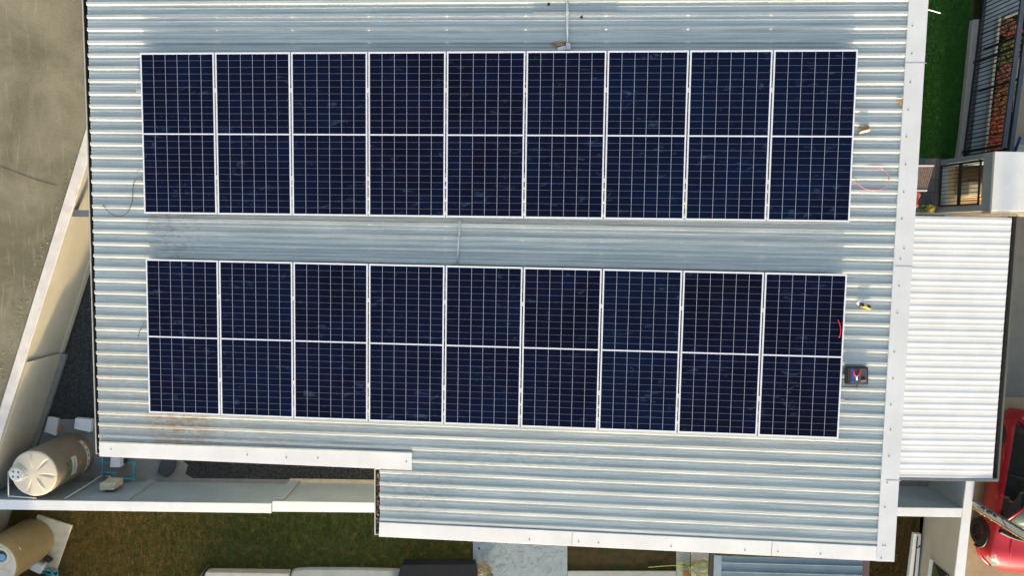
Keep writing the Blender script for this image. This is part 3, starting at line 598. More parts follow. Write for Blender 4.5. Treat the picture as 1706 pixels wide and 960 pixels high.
cyl_text('DOS', .24, -4, 1.10, MT['green'], t1, sx=.82)
cyl_patch('sticker', -6, 5, .60, .63, MT['orange'], t1); cyl_patch('sticker', -6, 5, .66, .68, MT['orange'], t1)
cyl_patch('print_line', -20, 17, .86, .875, MT['dark'], lb2, r=.005); cyl_patch('print_line', -20, 8, .90, .91, MT['dark'], lb2, r=.005)
for k in range(6): cyl_patch('print_block', -42 + k * 15, -36 + k * 15, .28, .32, MT['dark'], lb1, r=.005)
fr_ = P(13, 787, 1.5); 
pf = thing('pipe_frame', 'white pipe frame standing at the left of the large tank', 'pipe', (P(14, 788, 1.5)[0], P(14, 788, 1.5)[1], 0))
B().tube([P(14, 786.5, 1.5), P(14, 827, 1.46)], .014, 8).out('side_pipe', MT['pvcg'], pf, smooth=True); B().tube([P(14, 827, 1.46), P(60, 830.5, 1.46)], .014, 8).out('cross_pipe', MT['pvcg'], pf, smooth=True)
B().tube([P(14, 786.5, 1.5), P(22, 783.5, 1.6)], .014, 8).out('inlet_pipe', MT['pvcg'], pf, smooth=True)
T2 = P(57, 898, 0)[:2]; t2 = tank(T2, .56, 1.48, 'ochre water tank with open dark manhole at the picture corner', MT['tanksand2'], MT['tanktop'], .1, P(-1, 929, 1.6)[:2], True)
q = P(20, 904.5, 1.3); B().box((T2[0] + .50, T2[1] + .30, 1.27), (.09, .014, .012), [[-.5, .86, 0], [.86, .5, 0], [0, 0, 1]]).out('level_tag', MT['paper'], t2)
op = B().prism(padp, 0, .055).out('tank_pad', MT['creampad'], bevel=.01); tag(op, 'cream concrete slab under the ochre tank', 'slab')
# boxes near the tanks
def boxpx(name, px, z0, z1, mat, label, cat, bevel=.01, group=None):
    o = B().prism(XY(px, z1), z0, z1).out(name, mat, bevel=bevel); return tag(o, label, cat, group)
t = thing('tile_stack', 'stack of pale square tiles leaning near the slanting wall', 'tile stack', P(83, 712, 0))
for k in range(4):
    B().prism([(x + random.uniform(-.006, .006), y + random.uniform(-.006, .006)) for x, y in XY([(77.5, 696.5), (94, 699), (89.5, 728), (71, 721.5)], .2)], .05 + k * .022, .07 + k * .022).out('tile', MT['pumpw'], t, bevel=.004)
boxpx('cardboard_piece', [(93, 709), (103, 710), (102, 718), (92, 720)], .045, .07, MT['card'], 'small brown cardboard piece on the pad between two pale boxes', 'cardboard', .002)
t = thing('pump_cover', 'white pump cover box above the large tank by the roof edge', 'pump cover', P(138, 712, 0))
B().prism(XY([(125, 697), (152, 699.5), (150, 721), (123, 715)], .35), .22, .35).out('cover', MT['pumpw'], t, bevel=.012)
B().prism(XY([(152.5, 702), (156, 702), (154, 722), (151, 721)], .2), .05, .2).out('base_frame', MT['conc'], t)
# pump with blue pipes by the eave
bp = thing('pipework', 'blue pvc pipe loop on the concrete pad under the eave', 'pipes', P(195, 785, .2))
zz = .22
def bpipe(px, z=zz, name='pipe'): return B().tube([P(x, y, z) for x, y in px], .020, 8).out(name, MT['pvcb'], bp, smooth=True)
bpipe([(170, 763), (170, 788)]); bpipe([(170, 788), (190.5, 788.5), (190.5, 798)]); bpipe([(190.5, 798), (222, 798.5)]); bpipe([(222, 798.5), (223.5, 771.5)]); bpipe([(223.5, 771.5), (211, 771.5)]); bpipe([(170, 771.5), (183, 771.5)])
for x, y in ((170, 788), (190.5, 788.5), (190.5, 798), (222, 798.5), (223.5, 771.5), (170, 771.5), (205, 798.2), (222.5, 786), (180, 788.3)):
    p = P(x, y, zz); B().tube([p - [.0, .036, 0], p + [.0, .036, 0]] if x > 220 or x == 170 else [p - [.036, 0, 0], p + [.036, 0, 0]], .030, 10).out('coupling', MT['pvcb'], bp)
for x in (178, 214): p = P(x, 795 if x > 200 else 790, .04); B().box((p[0], p[1], .11), (.05, .05, .14)).out('pipe_support', MT['conc'], bp)
pc = thing('pump_cover', 'white pump cover inside the blue pipe loop', 'pump cover', P(193, 775, 0))
B().prism(XY([(184, 762), (200, 763), (199.5, 780), (182.5, 779.5)], .42), .12, .42).out('cover', MT['pumpw'], pc, bevel=.02)
B().prism(XY([(186, 764), (208, 764), (207, 776), (186, 779)], .12), .05, .12).out('base_plate', MT['black'], pc)
B().box(P(209, 768, .2), (.08, .14, .10)).out('motor', MT['black'], pc, bevel=.02)
gp = B().tube(smooth_path([P(184, 794.5, .10), P(171, 793.5, .10), P(162, 797, .2), P(154, 803, .42), P(108, 831.5, 1.38)], 5), .018, 8).out('drain_pipe', MT['pvcg'], smooth=True); tag(gp, 'grey plastic pipe running up the wall right of the large tank', 'pipe')
gb = B().tube([P(188, 797, .12), P(180, 797.6, .12)], .03, 10).out('valve', MT['creampad'], smooth=True); tag(gb, 'small beige valve on the blue pipework', 'valve')
wy = np.interp(P(178, 817, .85)[0], [b1[0][0], b1[1][0]], [b1[0][1], b1[1][1]])
cb = thing('electrical_box', 'cream electrical box fixed to the wall right of the large tank', 'electrical box', P(178, 815, .9)[:3])
cbx = XY([(166.5, 805.5), (190, 806), (190, 817), (166.5, 817)], .92)
B().prism(cbx, .50, .92).out('box_body', MT['pumpb'], cb, bevel=.012); B().prism([(x * .98 + cbx[0][0] * .02, min(y, 0) ) for x, y in cbx], .922, .93).out('box_lid', MT['pumpb'], cb, bevel=.003)
wy2 = float(np.interp(cbx[0][0], [b1[0][0], b1[1][0]], [b1[0][1], b1[1][1]])); B().prism([(cbx[0][0] + .05, cbx[2][1] + .01), (cbx[0][0] + .25, cbx[2][1] + .01), (cbx[0][0] + .25, wy2 + .001), (cbx[0][0] + .05, wy2 + .001)], .6, .8).out('wall_bracket', MT['dark'], cb)
rm = B().prism(XY([(260.5, 789), (269, 794), (277, 796.5), (284, 791), (290, 783), (292, 772), (291, 757), (271, 757)], .16), .04, .16).out('rubber_mat', MT['dark'], bevel=.04); tag(rm, 'dark grey rounded rubber mat on the pad below the eave', 'mat')
# pump by the second tank
pc = thing('pump_cover', 'white pump cover beside the ochre tank', 'pump cover', P(62, 948, 0))
B().prism(XY([(54, 937), (71, 945), (66, 958), (49, 950)], .40), .30, .40).out('cover', MT['pumpw'], pc, bevel=.015)
B().prism(XY([(56, 933), (72, 941), (67, 955), (51, 947)], .30), .06, .30).out('side_panel', MT['pumpb'], pc, bevel=.01)
B().box(P(80, 932, .2), (.22, .10, .16), [[.8, -.5, 0], [.5, .8, 0], [0, 0, 1]]).out('motor', MT['black'], pc, bevel=.03)
bp = thing('pipework', 'turquoise pipe manifold at the foot of the ochre tank', 'pipes', P(85, 953, 0)); 
for pa in ([(70, 957), (80, 946.5), (97, 951.5)], [(74, 962), (97, 951.5), (96, 965)], [(80, 946.5), (92, 962)], [(72, 955), (95, 962)]):
    B().tube([P(x, y, .12) for x, y in pa], .02, 8).out('pipe', MT['pvcb'], bp, smooth=True)
B().tube([P(86, 948, .16), P(92, 950, .16)], .03, 8).out('tap', MT['terracotta'], bp)
# ---------------------------------------------------------------- bottom edge of the picture
boxpx('garden_wall', [(343, 954), (480, 956), (480, 1010), (320, 1010)], 0, .24, MT['kerb'], 'low grey garden wall at the bottom edge, behind the black pipe', 'low wall', .015)
def lump(px, z, n=3): return px
gw2 = B().prism(XY([(484, 955), (488, 950), (496, 948.5), (520, 947.5), (600, 948), (668, 950), (664, 1010), (480, 1010)], .12), 0, .12).out('stone_slab', MT['ledge'], bevel=.05); tag(gw2, 'pale grey stone slab with rounded corner left of the slate box', 'slab')
bpipe2 = B().tube([P(349, 941, .10), P(331, 964, .10)], .035, 8).out('drain_hose', MT['black'], smooth=True); tag(bpipe2, 'thick black hose lying diagonally at the bottom edge', 'hose')
sb = thing('storage_box', 'dark slate storage box with flat lid at the bottom edge', 'storage box', P(735, 960, 0))
B().prism(XY([(670, 941.5), (791, 941), (795, 1010), (652, 1010)], .33), 0, .33).out('box_body', MT['slate'], sb, bevel=.005)
B().prism(XY([(669, 942), (794, 941), (800, 1010), (648, 1010)], .37), .335, .37).out('lid', MT['slate'], sb, bevel=.008)
sl = B().prism(XY([(788, 880), (945, 880), (945, 1000), (788, 1000)]), 0, .05).out('terrazzo_slab', MT['terr'], bevel=.004); tag(sl, 'pale blue grey terrazzo slab below the eave flashing', 'slab')
crk = B()
for i in range(90):
    p = P(random.uniform(795, 940), random.uniform(900, 958)); a = random.uniform(-.4, 1.9); l = random.uniform(.05, .13); d = np.array([math.cos(a), math.sin(a), 0]); e = np.array([-d[1], d[0], 0]) * .004
    p = np.array([p[0], p[1], .0505]); k = p + d * l; k2 = k + np.array([math.cos(a + .8), math.sin(a + .8), 0]) * l * .6
    crk.hexa([p - e, k - e, k + e, p + e], [q_ + [0, 0, .002] for q_ in (p - e, k - e, k + e, p + e)]); crk.hexa([k - e, k2 - e, k2 + e, k + e], [q_ + [0, 0, .0025] for q_ in (k - e, k2 - e, k2 + e, k + e)])
crk.out('vein_pattern', simple('terrazzo_vein', (.11, .13, .15), .6), sl)
lf = B().lathe((P(798, 914.5, .05)[0], P(798, 914.5, .05)[1], .052), [(.03, 0), (.022, .012), (.006, .018)], 7).out('fallen_leaf', MT['black']); tag(lf, 'tiny dark leaf on the pale terrazzo slab', 'leaf')
def leafclump(name, c, r, n, mat, parent=None, hz=1.0, lw=.02, up=.3):
    b = B(); v = []; f = []
    for i in range(n):
        d = np.random.default_rng(i + int(c[0] * 100)).normal(size=3); d /= np.linalg.norm(d); p = np.array(c) + d * r * random.uniform(.35, 1.0) ** .6 * np.array([1, 1, hz]); p[2] = max(p[2], c[2] - r * hz * .4)
        a = random.uniform(0, 6.28); t_ = np.array([math.cos(a), math.sin(a), random.uniform(-up, up)]); s_ = np.array([-math.sin(a), math.cos(a), random.uniform(-.5, .5)]); l = lw * random.uniform(.7, 1.5)
        k = len(v); v += [p - t_ * l, p - s_ * l * .45, p + t_ * l, p + s_ * l * .45]; f.append((k, k + 1, k + 2, k + 3))
    return M(name, v, f, mat, parent)
MT['leaf'] = simple('green_leaf', (.06, .10, .025), .6, 0, .4, 20); MT['dryleaf'] = simple('dry_foliage', (.28, .25, .17), .8, 0, .4, 20)
sh = thing('dry_shrub', 'dry grey brown shrub beside the slate storage box', 'shrub', P(806, 948, .05))
leafclump('foliage', P(806, 952, .2), .20, 700, MT['dryleaf'], sh, .8, .022); B().tube([P(806, 952, .04), P(806, 952, .25)], .012, 6).out('stem', MT['card'], sh)
sh = thing('green_plant', 'small green plant at the bottom of the terrazzo slab', 'plant', P(815, 962, .05)); leafclump('foliage', P(812, 964, .25), .16, 260, MT['leaf'], sh, .9, .035); B().tube([P(812, 964, .04), P(812, 964, .25)], .01, 6).out('stem', MT['leaf'], sh)
tag(B().prism(XY([(945.5, 951.5), (1126, 951.5), (1126, 1000), (945.5, 1000)]), 0, .04).out('stone_slab', MT['ledge'], bevel=.004), 'grey stone slab at the bottom edge right of the terrazzo', 'slab')
wk = thing('walkway_slab', 'pale walkway slab under the coiled green hose', 'slab', P(1155, 940, 0))
B().prism(XY([(1126.5, 900), (1149, 900), (1149, 1000), (1126.5, 1000)]), 0, .045).out('slab_half', MT['ledge'], wk, bevel=.004); B().prism(XY([(1150.5, 900), (1184, 900), (1184, 1000), (1150.5, 1000)]), 0, .05).out('slab_half', MT['kerb'], wk, bevel=.004)
hs = []
for k, (cx_, cy_, rx, ry) in enumerate(((1168, 945, 17, 13), (1170, 948, 14, 15), (1165, 951, 15, 12), (1140, 945, 9, 9), (1139, 947, 10, 9), (1160, 955, 20, 9), (1172, 942, 12, 12))):
    for i in range(14):
        a = i / 14 * 2 * math.pi + k; hs.append(P(cx_ + rx * math.cos(a), cy_ + ry * math.sin(a) * .9, .075 + .012 * k))
hs = [P(1080, 946, .03), P(1105, 944, .03), P(1128, 943, .07)] + hs
tag(B().tube(smooth_path(hs, 3), .0085, 6).out('garden_hose', MT['hose'], smooth=True), 'coiled green garden hose on the pale walkway', 'hose')
tag(B().lathe(P(1142.5, 957, .08), [(.07, 0), (.09, .03), (.085, .10), (.05, .12), (.045, .18)], 20).out('watering_pot', MT['terracotta'], smooth=True), 'small red brown pot beside the hose coil', 'pot')
# neighbour lean-to roof, blue grey
ln = thing('lean_to', 'blue grey ribbed lean-to roof below the eave flashing', 'lean-to roof', P(1320, 945, 2.3))
zt = 2.35; V = []; Fc = []; ns = 0
ya = P(1300, 929, zt)[1]; xa = P(1201, 940, zt)[0]; xb = P(1437, 945, zt)[0]
yy = ya; sl_ = .0
while yy > ya - 3:
    for dv, h in ((0, 0), (-.12, 0), (-.135, .02), (-.15, .02), (-.165, 0)): V.append((xa, yy + dv, zt + h)); V.append((xb, yy + dv - .03, zt + h))
    yy -= .21
for i in range(len(V) // 2 - 1): Fc.append((2 * i, 2 * i + 1, 2 * i + 3, 2 * i + 2))
M('roof_sheet', V, Fc, MT['blueroof'], ln)
B().prism([(P(1190, 930, zt + .03)[0], ya + .02), (xa + .01, ya + .02), (xa + .01, ya - 3), (P(1190, 930, zt + .03)[0], ya - 3)], zt - .05, zt + .03).out('edge_flashing', MT['blueroof2'], ln, bevel=.003)
B().prism([(P(1183, 930, zt)[0], ya + .09), (P(1189.5, 930, zt)[0], ya + .09), (P(1189.5, 930, zt)[0], ya - 3), (P(1183, 930, zt)[0], ya - 3)], zt - .12, zt - .03).out('gutter', MT['fdark'], ln)
B().prism([(P(1190, 930, zt)[0], ya + .09), (xb, ya + .06), (xb, ya + .025), (P(1190, 930, zt)[0], ya + .025)], zt - .12, zt - .02).out('front_beam', MT['fdark'], ln)
B().prism([(xb + .004, ya + .06), (xb + .17, ya + .06), (xb + .17, ya - 3), (xb + .004, ya - 3)], zt - .12, zt - .03).out('side_gutter', MT['brownedge'], ln)
for px in (xa + .1, xb - .1):
    for py in (ya - .3, ya - 2.8): B().box((px, py, (zt - .1) / 2), (.08, .08, zt - .1)).out('post', MT['fdark'], ln)
# ---------------------------------------------------------------- right lower: walls, step, window
wt2 = 1.5
inn = [P(1610.5, 795, wt2), P(1604.6, 847, wt2), P(1590, 960, wt2), P(1584, 1010, wt2)]
outr = [P(1624, 795, wt2), P(1616, 856, wt2), P(1606, 960, wt2), P(1601, 1010, wt2)]
w = thing('garden_wall', 'tall white topped wall between the soil strip and the red car', 'wall', (inn[1][0], inn[1][1], 0))
i0 = np.array([inn[0][0] + (inn[0][0] - inn[2][0]) * .35, inn[0][1] + (inn[0][1] - inn[2][1]) * .35]); o0 = np.array([outr[0][0] + (outr[0][0] - outr[2][0]) * .35, outr[0][1] + (outr[0][1] - outr[2][1]) * .35])
gp_ = [i0] + [p[:2] for p in inn[1:]] + [p[:2] for p in outr[1:]][::-1] + [o0]
iE = inn[3][:2] + (inn[3][:2] - inn[1][:2]) * .6; oE = outr[3][:2] + (outr[3][:2] - outr[1][:2]) * .6
gp_ = [i0, iE, oE, o0]
B().prism(gp_, 0, wt2 - .02).out('wall_body', MT['cream'], w); _k = (P(1600, 855, wt2)[1] - i0[1]) / (iE[1] - i0[1]); _m = i0 + (iE - i0) * _k; B().prism([i0 - [.004, 0], _m - [.004, 0], _m + [.05, 0], i0 + [.05, 0]], 0, wt2 - .03).out('wall_face', MT['wall'], w); B().prism(gp_, wt2 - .018, wt2 + .01).out('wall_cap', MT['wallcap'], w, bevel=.006)  # bluer wall_face slab in the bay: its shade is put into the colour
# window with lattice in the wall face
def wf(px, py):   # point on wall's left face hit by the pixel ray
    a, b_ = np.array(i0), np.array(iE); n = np.array([-(b_ - a)[1], (b_ - a)[0]]); r = ray(px, py); k = (n @ (a - C[:2])) / (n @ r[:2]); return C + k * r
wd = wf(1556, 938)
dY = (np.array(iE) - np.array(i0)); dY /= np.linalg.norm(dY); nO = np.array([dY[1], -dY[0]]); nO = -nO if nO[0] > 0 else nO
def wpt(s, d, z): q = wd[:2] + dY * s + nO * d; return np.array([q[0], q[1], z])
z0w, z1w = wd[2], 1.32
win = B().hexa([wpt(0, .004, z0w), wpt(1.4, .004, z0w), wpt(1.4, .02, z0w), wpt(0, .02, z0w)], [wpt(0, .004, z1w), wpt(1.4, .004, z1w), wpt(1.4, .02, z1w), wpt(0, .02, z1w)]).out('window', MT['black'], w)
fm = B().hexa([wpt(-.05, .004, z0w - .1), wpt(1.4, .004, z0w - .1), wpt(1.4, .06, z0w - .1), wpt(-.05, .06, z0w - .1)], [wpt(-.05, .004, z0w), wpt(1.4, .004, z0w), wpt(1.4, .06, z0w), wpt(-.05, .06, z0w)]); fm.out('sill', MT['pumpw'], win, bevel=.004)
lat = B()
for k in range(16):
    s0 = k * .09
    lat.tube([wpt(s0, .03, z0w + .01), wpt(min(1.4, s0 + .5), .03, z1w)], .006, 4); lat.tube([wpt(s0, .034, z1w), wpt(min(1.4, s0 + .5), .034, z0w + .01)], .006, 4)
lat.out('lattice', MT['hose'], win)
# cross wall
cw = [P(1485, 847, wt2), P(1604.6, 847.6, wt2), P(1602, 862.8, wt2), P(1485, 859.8, wt2)]; 
w = thing('garden_wall', 'short white topped cross wall below the carport roof', 'wall', (cw[0][0], cw[0][1], 0))
cw[1][0] -= .004; cw[2][0] -= .004; cw[0][0] = 11.2; cw[3][0] = 11.2
B().prism([p[:2] for p in cw], 0, wt2 - .03).out('wall_body', MT['wall'], w); B().prism([p[:2] for p in cw], wt2 - .028, wt2).out('wall_cap', MT['wallcap'], w, bevel=.006)
# bay between wall and carport
tag(sheet('floor', [(11, cw[0][1] + .01), (inn[1][0] - .01, cw[0][1] + .01), (inn[1][0] + .1, -5), (11, -5)], .02, MT['conc']), None, None)
# white low step with gate track and latch
st = thing('door_step', 'low white step with dark track line along the cream wall', 'step', P(1525, 920, 0))
B().prism(XY([(1523, 890), (1535, 891), (1526, 1000), (1509, 1000)], .12), 0, .12).out('step_body', MT['pumpw'], st, bevel=.006)
B().prism(XY([(1528, 894), (1529.5, 894), (1520, 1000), (1517, 1000)], .125), .121, .13).out('track', MT['black'], st)
B().tube([P(1526, 914, .15), P(1531, 912.5, .2), P(1532.5, 909.5, .2)], .018, 8).out('latch', MT['fdark'], st, smooth=True)
# ---------------------------------------------------------------- carport roof
zc = 3.6; cp = thing('carport', 'carport with bright white ribbed roof right of the house', 'carport', (14.5, -4.8, 0))
yt = P(1600, 360, zc)[1]; yb = P(1600, 797, zc)[1]
def xr(y): a, b_ = P(1687.5, 362, zc), P(1655, 795, zc); return a[0] + (y - a[1]) * (b_[0] - a[0]) / (b_[1] - a[1])
sp = .2505; V = []; Fc = []; yy = yt; nseg = 2
prs = [(0, 0), (-.040, .0055), (-.062, .006), (-.10, 0), (-.135, 0), (-.155, .0022), (-.172, .0022), (-.192, 0)]
rowsC = []
k = 0
while True:
    done = False
    for dv, h in prs:
        y = yt - .02 - k * sp + dv
        if y < yb: done = True; break
        rowsC.append((y, zc + h))
    if done: break
    k += 1
for y, z in rowsC: V += [(11.0, y + .02, z + .09), (xr(y) - .02, y, z)]
for i in range(len(rowsC) - 1): Fc.append((2 * i, 2 * i + 1, 2 * i + 3, 2 * i + 2))
M('roof_sheet', V, Fc, MT['carport'], cp)
B().prism([(xr(yt) - .0, yt + .02), (xr(yt) + .085, yt + .02), (xr(yb) + .085, yb - .03), (xr(yb) - .0, yb - .03)], zc - .16, zc - .145).out('gutter', MT['brownedge'], cp)
B().prism([(xr(yt) + .086, yt + .02), (xr(yt) + .125, yt + .02), (xr(yb) + .125, yb - .06), (xr(yb) + .086, yb - .06)], zc - .16, zc - .01).out('gutter_rim', simple('dark_olive_trim', (.085, .088, .08), .5), cp, bevel=.004)
B().prism([(11, yb - .002), (xr(yb) + .085, yb - .002), (xr(yb) + .085, yb - .06), (11, yb - .06)], zc - .16, zc + .02).out('fascia', simple('grey_fascia', (.12, .13, .135), .5), cp, bevel=.004)
B().prism([(11, yt + .022), (xr(yt) + .085, yt + .022), (xr(yt) + .085, yt + .06), (11, yt + .06)], zc - .16, zc + .01).out('fascia', simple('tan_fascia', (.30, .25, .17), .6), cp, bevel=.004)
for (x, y) in ((14.9, yt - .3), (14.9, yb + .5), (14.9, (yt + yb) / 2)): B().box((x, y, (zc - .2) / 2), (.12, .12, zc - .2)).out('post', MT['fdark'], cp)
# ---------------------------------------------------------------- gate post
base_ = P(1619, 840, 1.5); gpz = thing('gate_post', 'tall grey steel gate post rising beside the car', 'gate post', (base_[0], base_[1], 0))
ax = np.array([.6, .8, 0]); axn = np.array([-.8, .6, 0])     # faces towards the house
c0 = np.array([base_[0] + .08, base_[1] - .02, 0])
d1 = np.array([-.52, .85, 0]); d1 /= np.linalg.norm(d1); d2 = np.array([d1[1], -d1[0], 0])
B().box(c0 + [0, 0, 2.6], (.055, .27, 5.2), [d2, d1, [0, 0, 1]]).out('post_body', MT['gateg'], gpz, bevel=.004)
B().box(c0 - d1 * .145 + [0, 0, 2.6], (.085, .018, 5.2), [d2, d1, [0, 0, 1]]).out('sunlit_strip', simple('painted_sunlit_edge', (.45, .32, .10), .6), gpz)  # ochre strip: sunlight on the post's side put into the colour
for z in (2.6,): B().box(c0 + [0, 0, z], (.066, .275, .05), [d2, d1, [0, 0, 1]]).out('band', MT['black'], gpz)
for z, dd in ((1.95, .12), (2.1, .08), (2.22, .13), (2.35, .10)): B().box(c0 + d1 * dd - d2 * .04 + [0, 0, z], (.05, .06, .09), [d2, d1, [0, 0, 1]]).out('bracket', MT['black'], gpz, bevel=.008)
lp_ = [c0 - d2 * .05 + d1 * (.05 + .05 * math.cos(a)) + np.array([0, 0, 1.82 + .12 * math.sin(a)]) for a in np.linspace(0, 6.28, 20)]
B().tube(lp_, .008, 6).out('cable_loop', MT['black'], gpz, smooth=True)
for z in (1.62, 1.75, 2.0, 2.75, 2.85): B().lathe(c0 - d1 * .17 - d2 * .02 + np.array([0, 0, z]), [(.02, 0), (.026, .015), (.02, .035)], 10).out('insulator', simple('amber_ceramic', (.6, .42, .16), .4), gpz)
# ---------------------------------------------------------------- car
ca = thing('car', 'red hatchback parked right of the carport, seen from above', 'car', (17.9, -8.9, 0))
# local frame: s from rear (0) to front (4.1), t across 0..1.72 from left (picture) side
A_, Bp = P(1683, 745, .95), P(1668, 812, .95)
fd = (Bp - A_)[:2]; fd /= np.linalg.norm(fd); fd = np.array([fd[0] * .5 - .02, fd[1]]); fd /= np.linalg.norm(fd); sd_ = np.array([-fd[1], fd[0]])
front = P(1690, 951, .45)[:2]; org = np.array([A_[0], A_[1]]); sfront = float((front - org) @ fd)
org = org + fd * (sfront - 4.05)
def cw_(s, t, z): q = org + fd * s + sd_ * t; return (q[0], q[1], z)
CW = 1.72
def smoothstep(a, b_, x): x = min(1, max(0, (x - a) / (b_ - a))); return x * x * (3 - 2 * x)
ns = 44; V = []; Fc = []; nr = None
for i in range(ns + 1):
    s = 4.05 * i / ns
    ins = .30 * (1 - smoothstep(0, .35, s)) ** 2 + .50 * max(0, (s - 3.45) / .6) ** 2.2
    zt_ = .98 - .10 * smoothstep(2.5, 3.4, s) - .30 * max(0, (s - 3.40) / .65) ** 2.0 - .08 * (1 - smoothstep(0, .3, s))
    zb = .22
    hw_ = CW / 2 - ins
    arch = 0
    ring = []
    for (f_, g_) in ((-.94, 0), (-1, .15), (-1.0, .45), (-.985, .72), (-.95, .88), (-.86, .96), (-.7, .99), (-.35, 1.02), (0, 1.03), (.35, 1.02), (.7, .99), (.86, .96), (.95, .88), (.985, .72), (1, .45), (1, .15), (.94, 0)):
        ring.append(cw_(s, CW / 2 + hw_ * f_, zb + (zt_ - zb) * g_))
    nr = len(ring); V += ring
for i in range(ns):
    for k in range(nr - 1): Fc.append((i * nr + k, i * nr + k + 1, (i + 1) * nr + k + 1, (i + 1) * nr + k))
    Fc.append((i * nr + nr - 1, i * nr, (i + 1) * nr, (i + 1) * nr + nr - 1))
Fc.append(tuple(range(nr))); Fc.append(tuple(ns * nr + k for k in range(nr)))
body = M('body', V, Fc, MT['car'], ca, smooth=True)
# bonnet creases
B().tube(smooth_path([cw_(2.95, .42, .945), cw_(3.4, .46, .90), cw_(3.75, .55, .80)], 5), .012, 6).out('bonnet_crease', MT['car'], body, smooth=True)
B().tube(smooth_path([cw_(2.95, 1.30, .945), cw_(3.4, 1.26, .90), cw_(3.75, 1.17, .80)], 5), .012, 6).out('bonnet_crease', MT['car'], body, smooth=True)
# greenhouse
def ghouse(sec):
    V = []; Fc = []
    for s, wdt, z in sec: V += [cw_(s, CW / 2 - wdt, z), cw_(s, CW / 2 + wdt, z)]
    return V
roofp = [(.35, .56, 1.36), (.8, .60, 1.46), (1.4, .62, 1.49), (1.9, .61, 1.46), (2.15, .58, 1.41)]
V = []; Fc = []
for s, w_, z in roofp:
    for f_, dz in ((-1, -.035), (-.93, 0), (-.5, .02), (0, .028), (.5, .02), (.93, 0), (1, -.035)): V.append(cw_(s, CW / 2 + w_ * f_, z + dz))
for i in range(len(roofp) - 1):
    for k in range(6): Fc.append((i * 7 + k, i * 7 + k + 1, (i + 1) * 7 + k + 1, (i + 1) * 7 + k))
rf = M('roof', V, Fc, MT['car'], ca, smooth=True); rf.modifiers.new('s', 'SOLIDIFY').thickness = .03
for sg in (-1, 1):
    v = [cw_(.25, CW / 2 + sg * .79, .93), cw_(2.75, CW / 2 + sg * .80, .93), cw_(2.12, CW / 2 + sg * .585, 1.385), cw_(1.4, CW / 2 + sg * .625, 1.455), cw_(.45, CW / 2 + sg * .575, 1.335)]
    sw = M('side_window', v, [(0, 1, 2, 3, 4)], MT['glass'], ca); sw.modifiers.new('s', 'SOLIDIFY').thickness = .01
    B().tube([cw_(2.80, CW / 2 + sg * .79, .92), cw_(2.45, CW / 2 + sg * .69, 1.18), cw_(2.13, CW / 2 + sg * .585, 1.40)], .032, 8).out('windscreen_pillar', MT['car'], ca, smooth=True)
    B().tube([cw_(1.50, CW / 2 + sg * .805, .93), cw_(1.45, CW / 2 + sg * .63, 1.44)], .022, 6).out('door_pillar', MT['black'], ca)
    B().tube([cw_(.12, CW / 2 + sg * .76, .92), cw_(.36, CW / 2 + sg * .57, 1.34)], .05, 8).out('rear_pillar', MT['car'], ca, smooth=True)
    for s in (.95, 1.95):
        zz_ = .80; B().tube(smooth_path([cw_(s, CW / 2 + sg * .845, zz_), cw_(s + .03, CW / 2 + sg * .885, zz_ + .01), cw_(s + .17, CW / 2 + sg * .885, zz_ + .01), cw_(s + .2, CW / 2 + sg * .845, zz_)], 4), .013, 6).out('door_handle', MT['car'], ca, smooth=True)
    for s0, s1 in ((.62, 1.48), (1.50, 2.62)):
        B().tube([cw_(s1, CW / 2 + sg * .858, .35), cw_(s1, CW / 2 + sg * .862, .60), cw_(s1, CW / 2 + sg * .845, .82), cw_(s1, CW / 2 + sg * .80, .93)], .006, 4).out('door_seam', MT['black'], ca)
    mr = B().lathe(cw_(2.55, CW / 2 + sg * .98, .90), [(.05, 0), (.10, .03), (.115, .09), (.09, .15), (.03, .17)], 16).out('mirror', MT['car'], ca, smooth=True)
    for s in (.68, 3.20):
        wc = np.array(cw_(s, CW / 2 + sg * .775, .33)); ax_ = np.array([sd_[0], sd_[1], 0]) * sg
        wh = thing('wheel', None, None, wc - base(ca)); wh.parent = ca
        prof_ = [(.20, -.10), (.30, -.105), (.325, -.08), (.33, -.02), (.33, .05), (.325, .10), (.30, .118), (.205, .112)]
        def ringset(prof2, name, mat, par, n=40):
            V = []; Fc = []
            e1 = np.array([fd[0], fd[1], 0]); e2 = np.array([0, 0, 1.0])
            for r, d in prof2:
                for k in range(n): a = 2 * math.pi * k / n; V.append(wc + ax_ * d + (e1 * math.cos(a) + e2 * math.sin(a)) * r)
            for i in range(len(prof2) - 1):
                for k in range(n): Fc.append((i * n + k, i * n + (k + 1) % n, (i + 1) * n + (k + 1) % n, (i + 1) * n + k))
            return M(name, V, Fc, mat, par, smooth=True)
        ringset(prof_, 'tyre', MT['tyre'], wh); ringset([(.206, .112), (.20, .09), (.19, .05), (.001, .05)], 'rim', MT['tyre'], wh)
        spk = B()
        for k in range(10):
            a = 2 * math.pi * k / 10; e = np.array([fd[0], fd[1], 0]) * math.cos(a) + np.array([0, 0, 1.0]) * math.sin(a); spk.tube([wc + ax_ * .10 + e * .03, wc + ax_ * .10 + e * .2], .014, 5)
        spk.out('spokes', MT['alloy'], wh)
        # black tube round the wheel puts the arch shade into the colour
        av = [wc + ax_ * .09 + (np.array([fd[0], fd[1], 0]) * math.cos(a) + np.array([0, 0, 1.0]) * math.sin(a)) * .365 for a in np.linspace(-.15, math.pi + .15, 22)]
        B().tube(av, .03, 8).out('arch_shade', MT['black'], ca, smooth=True)
wsV = [cw_(2.86, CW / 2 - .74, .945), cw_(2.98, CW / 2, .97), cw_(2.86, CW / 2 + .74, .945), cw_(2.16, CW / 2 + .56, 1.41), cw_(2.2, CW / 2, 1.44), cw_(2.16, CW / 2 - .56, 1.41)]
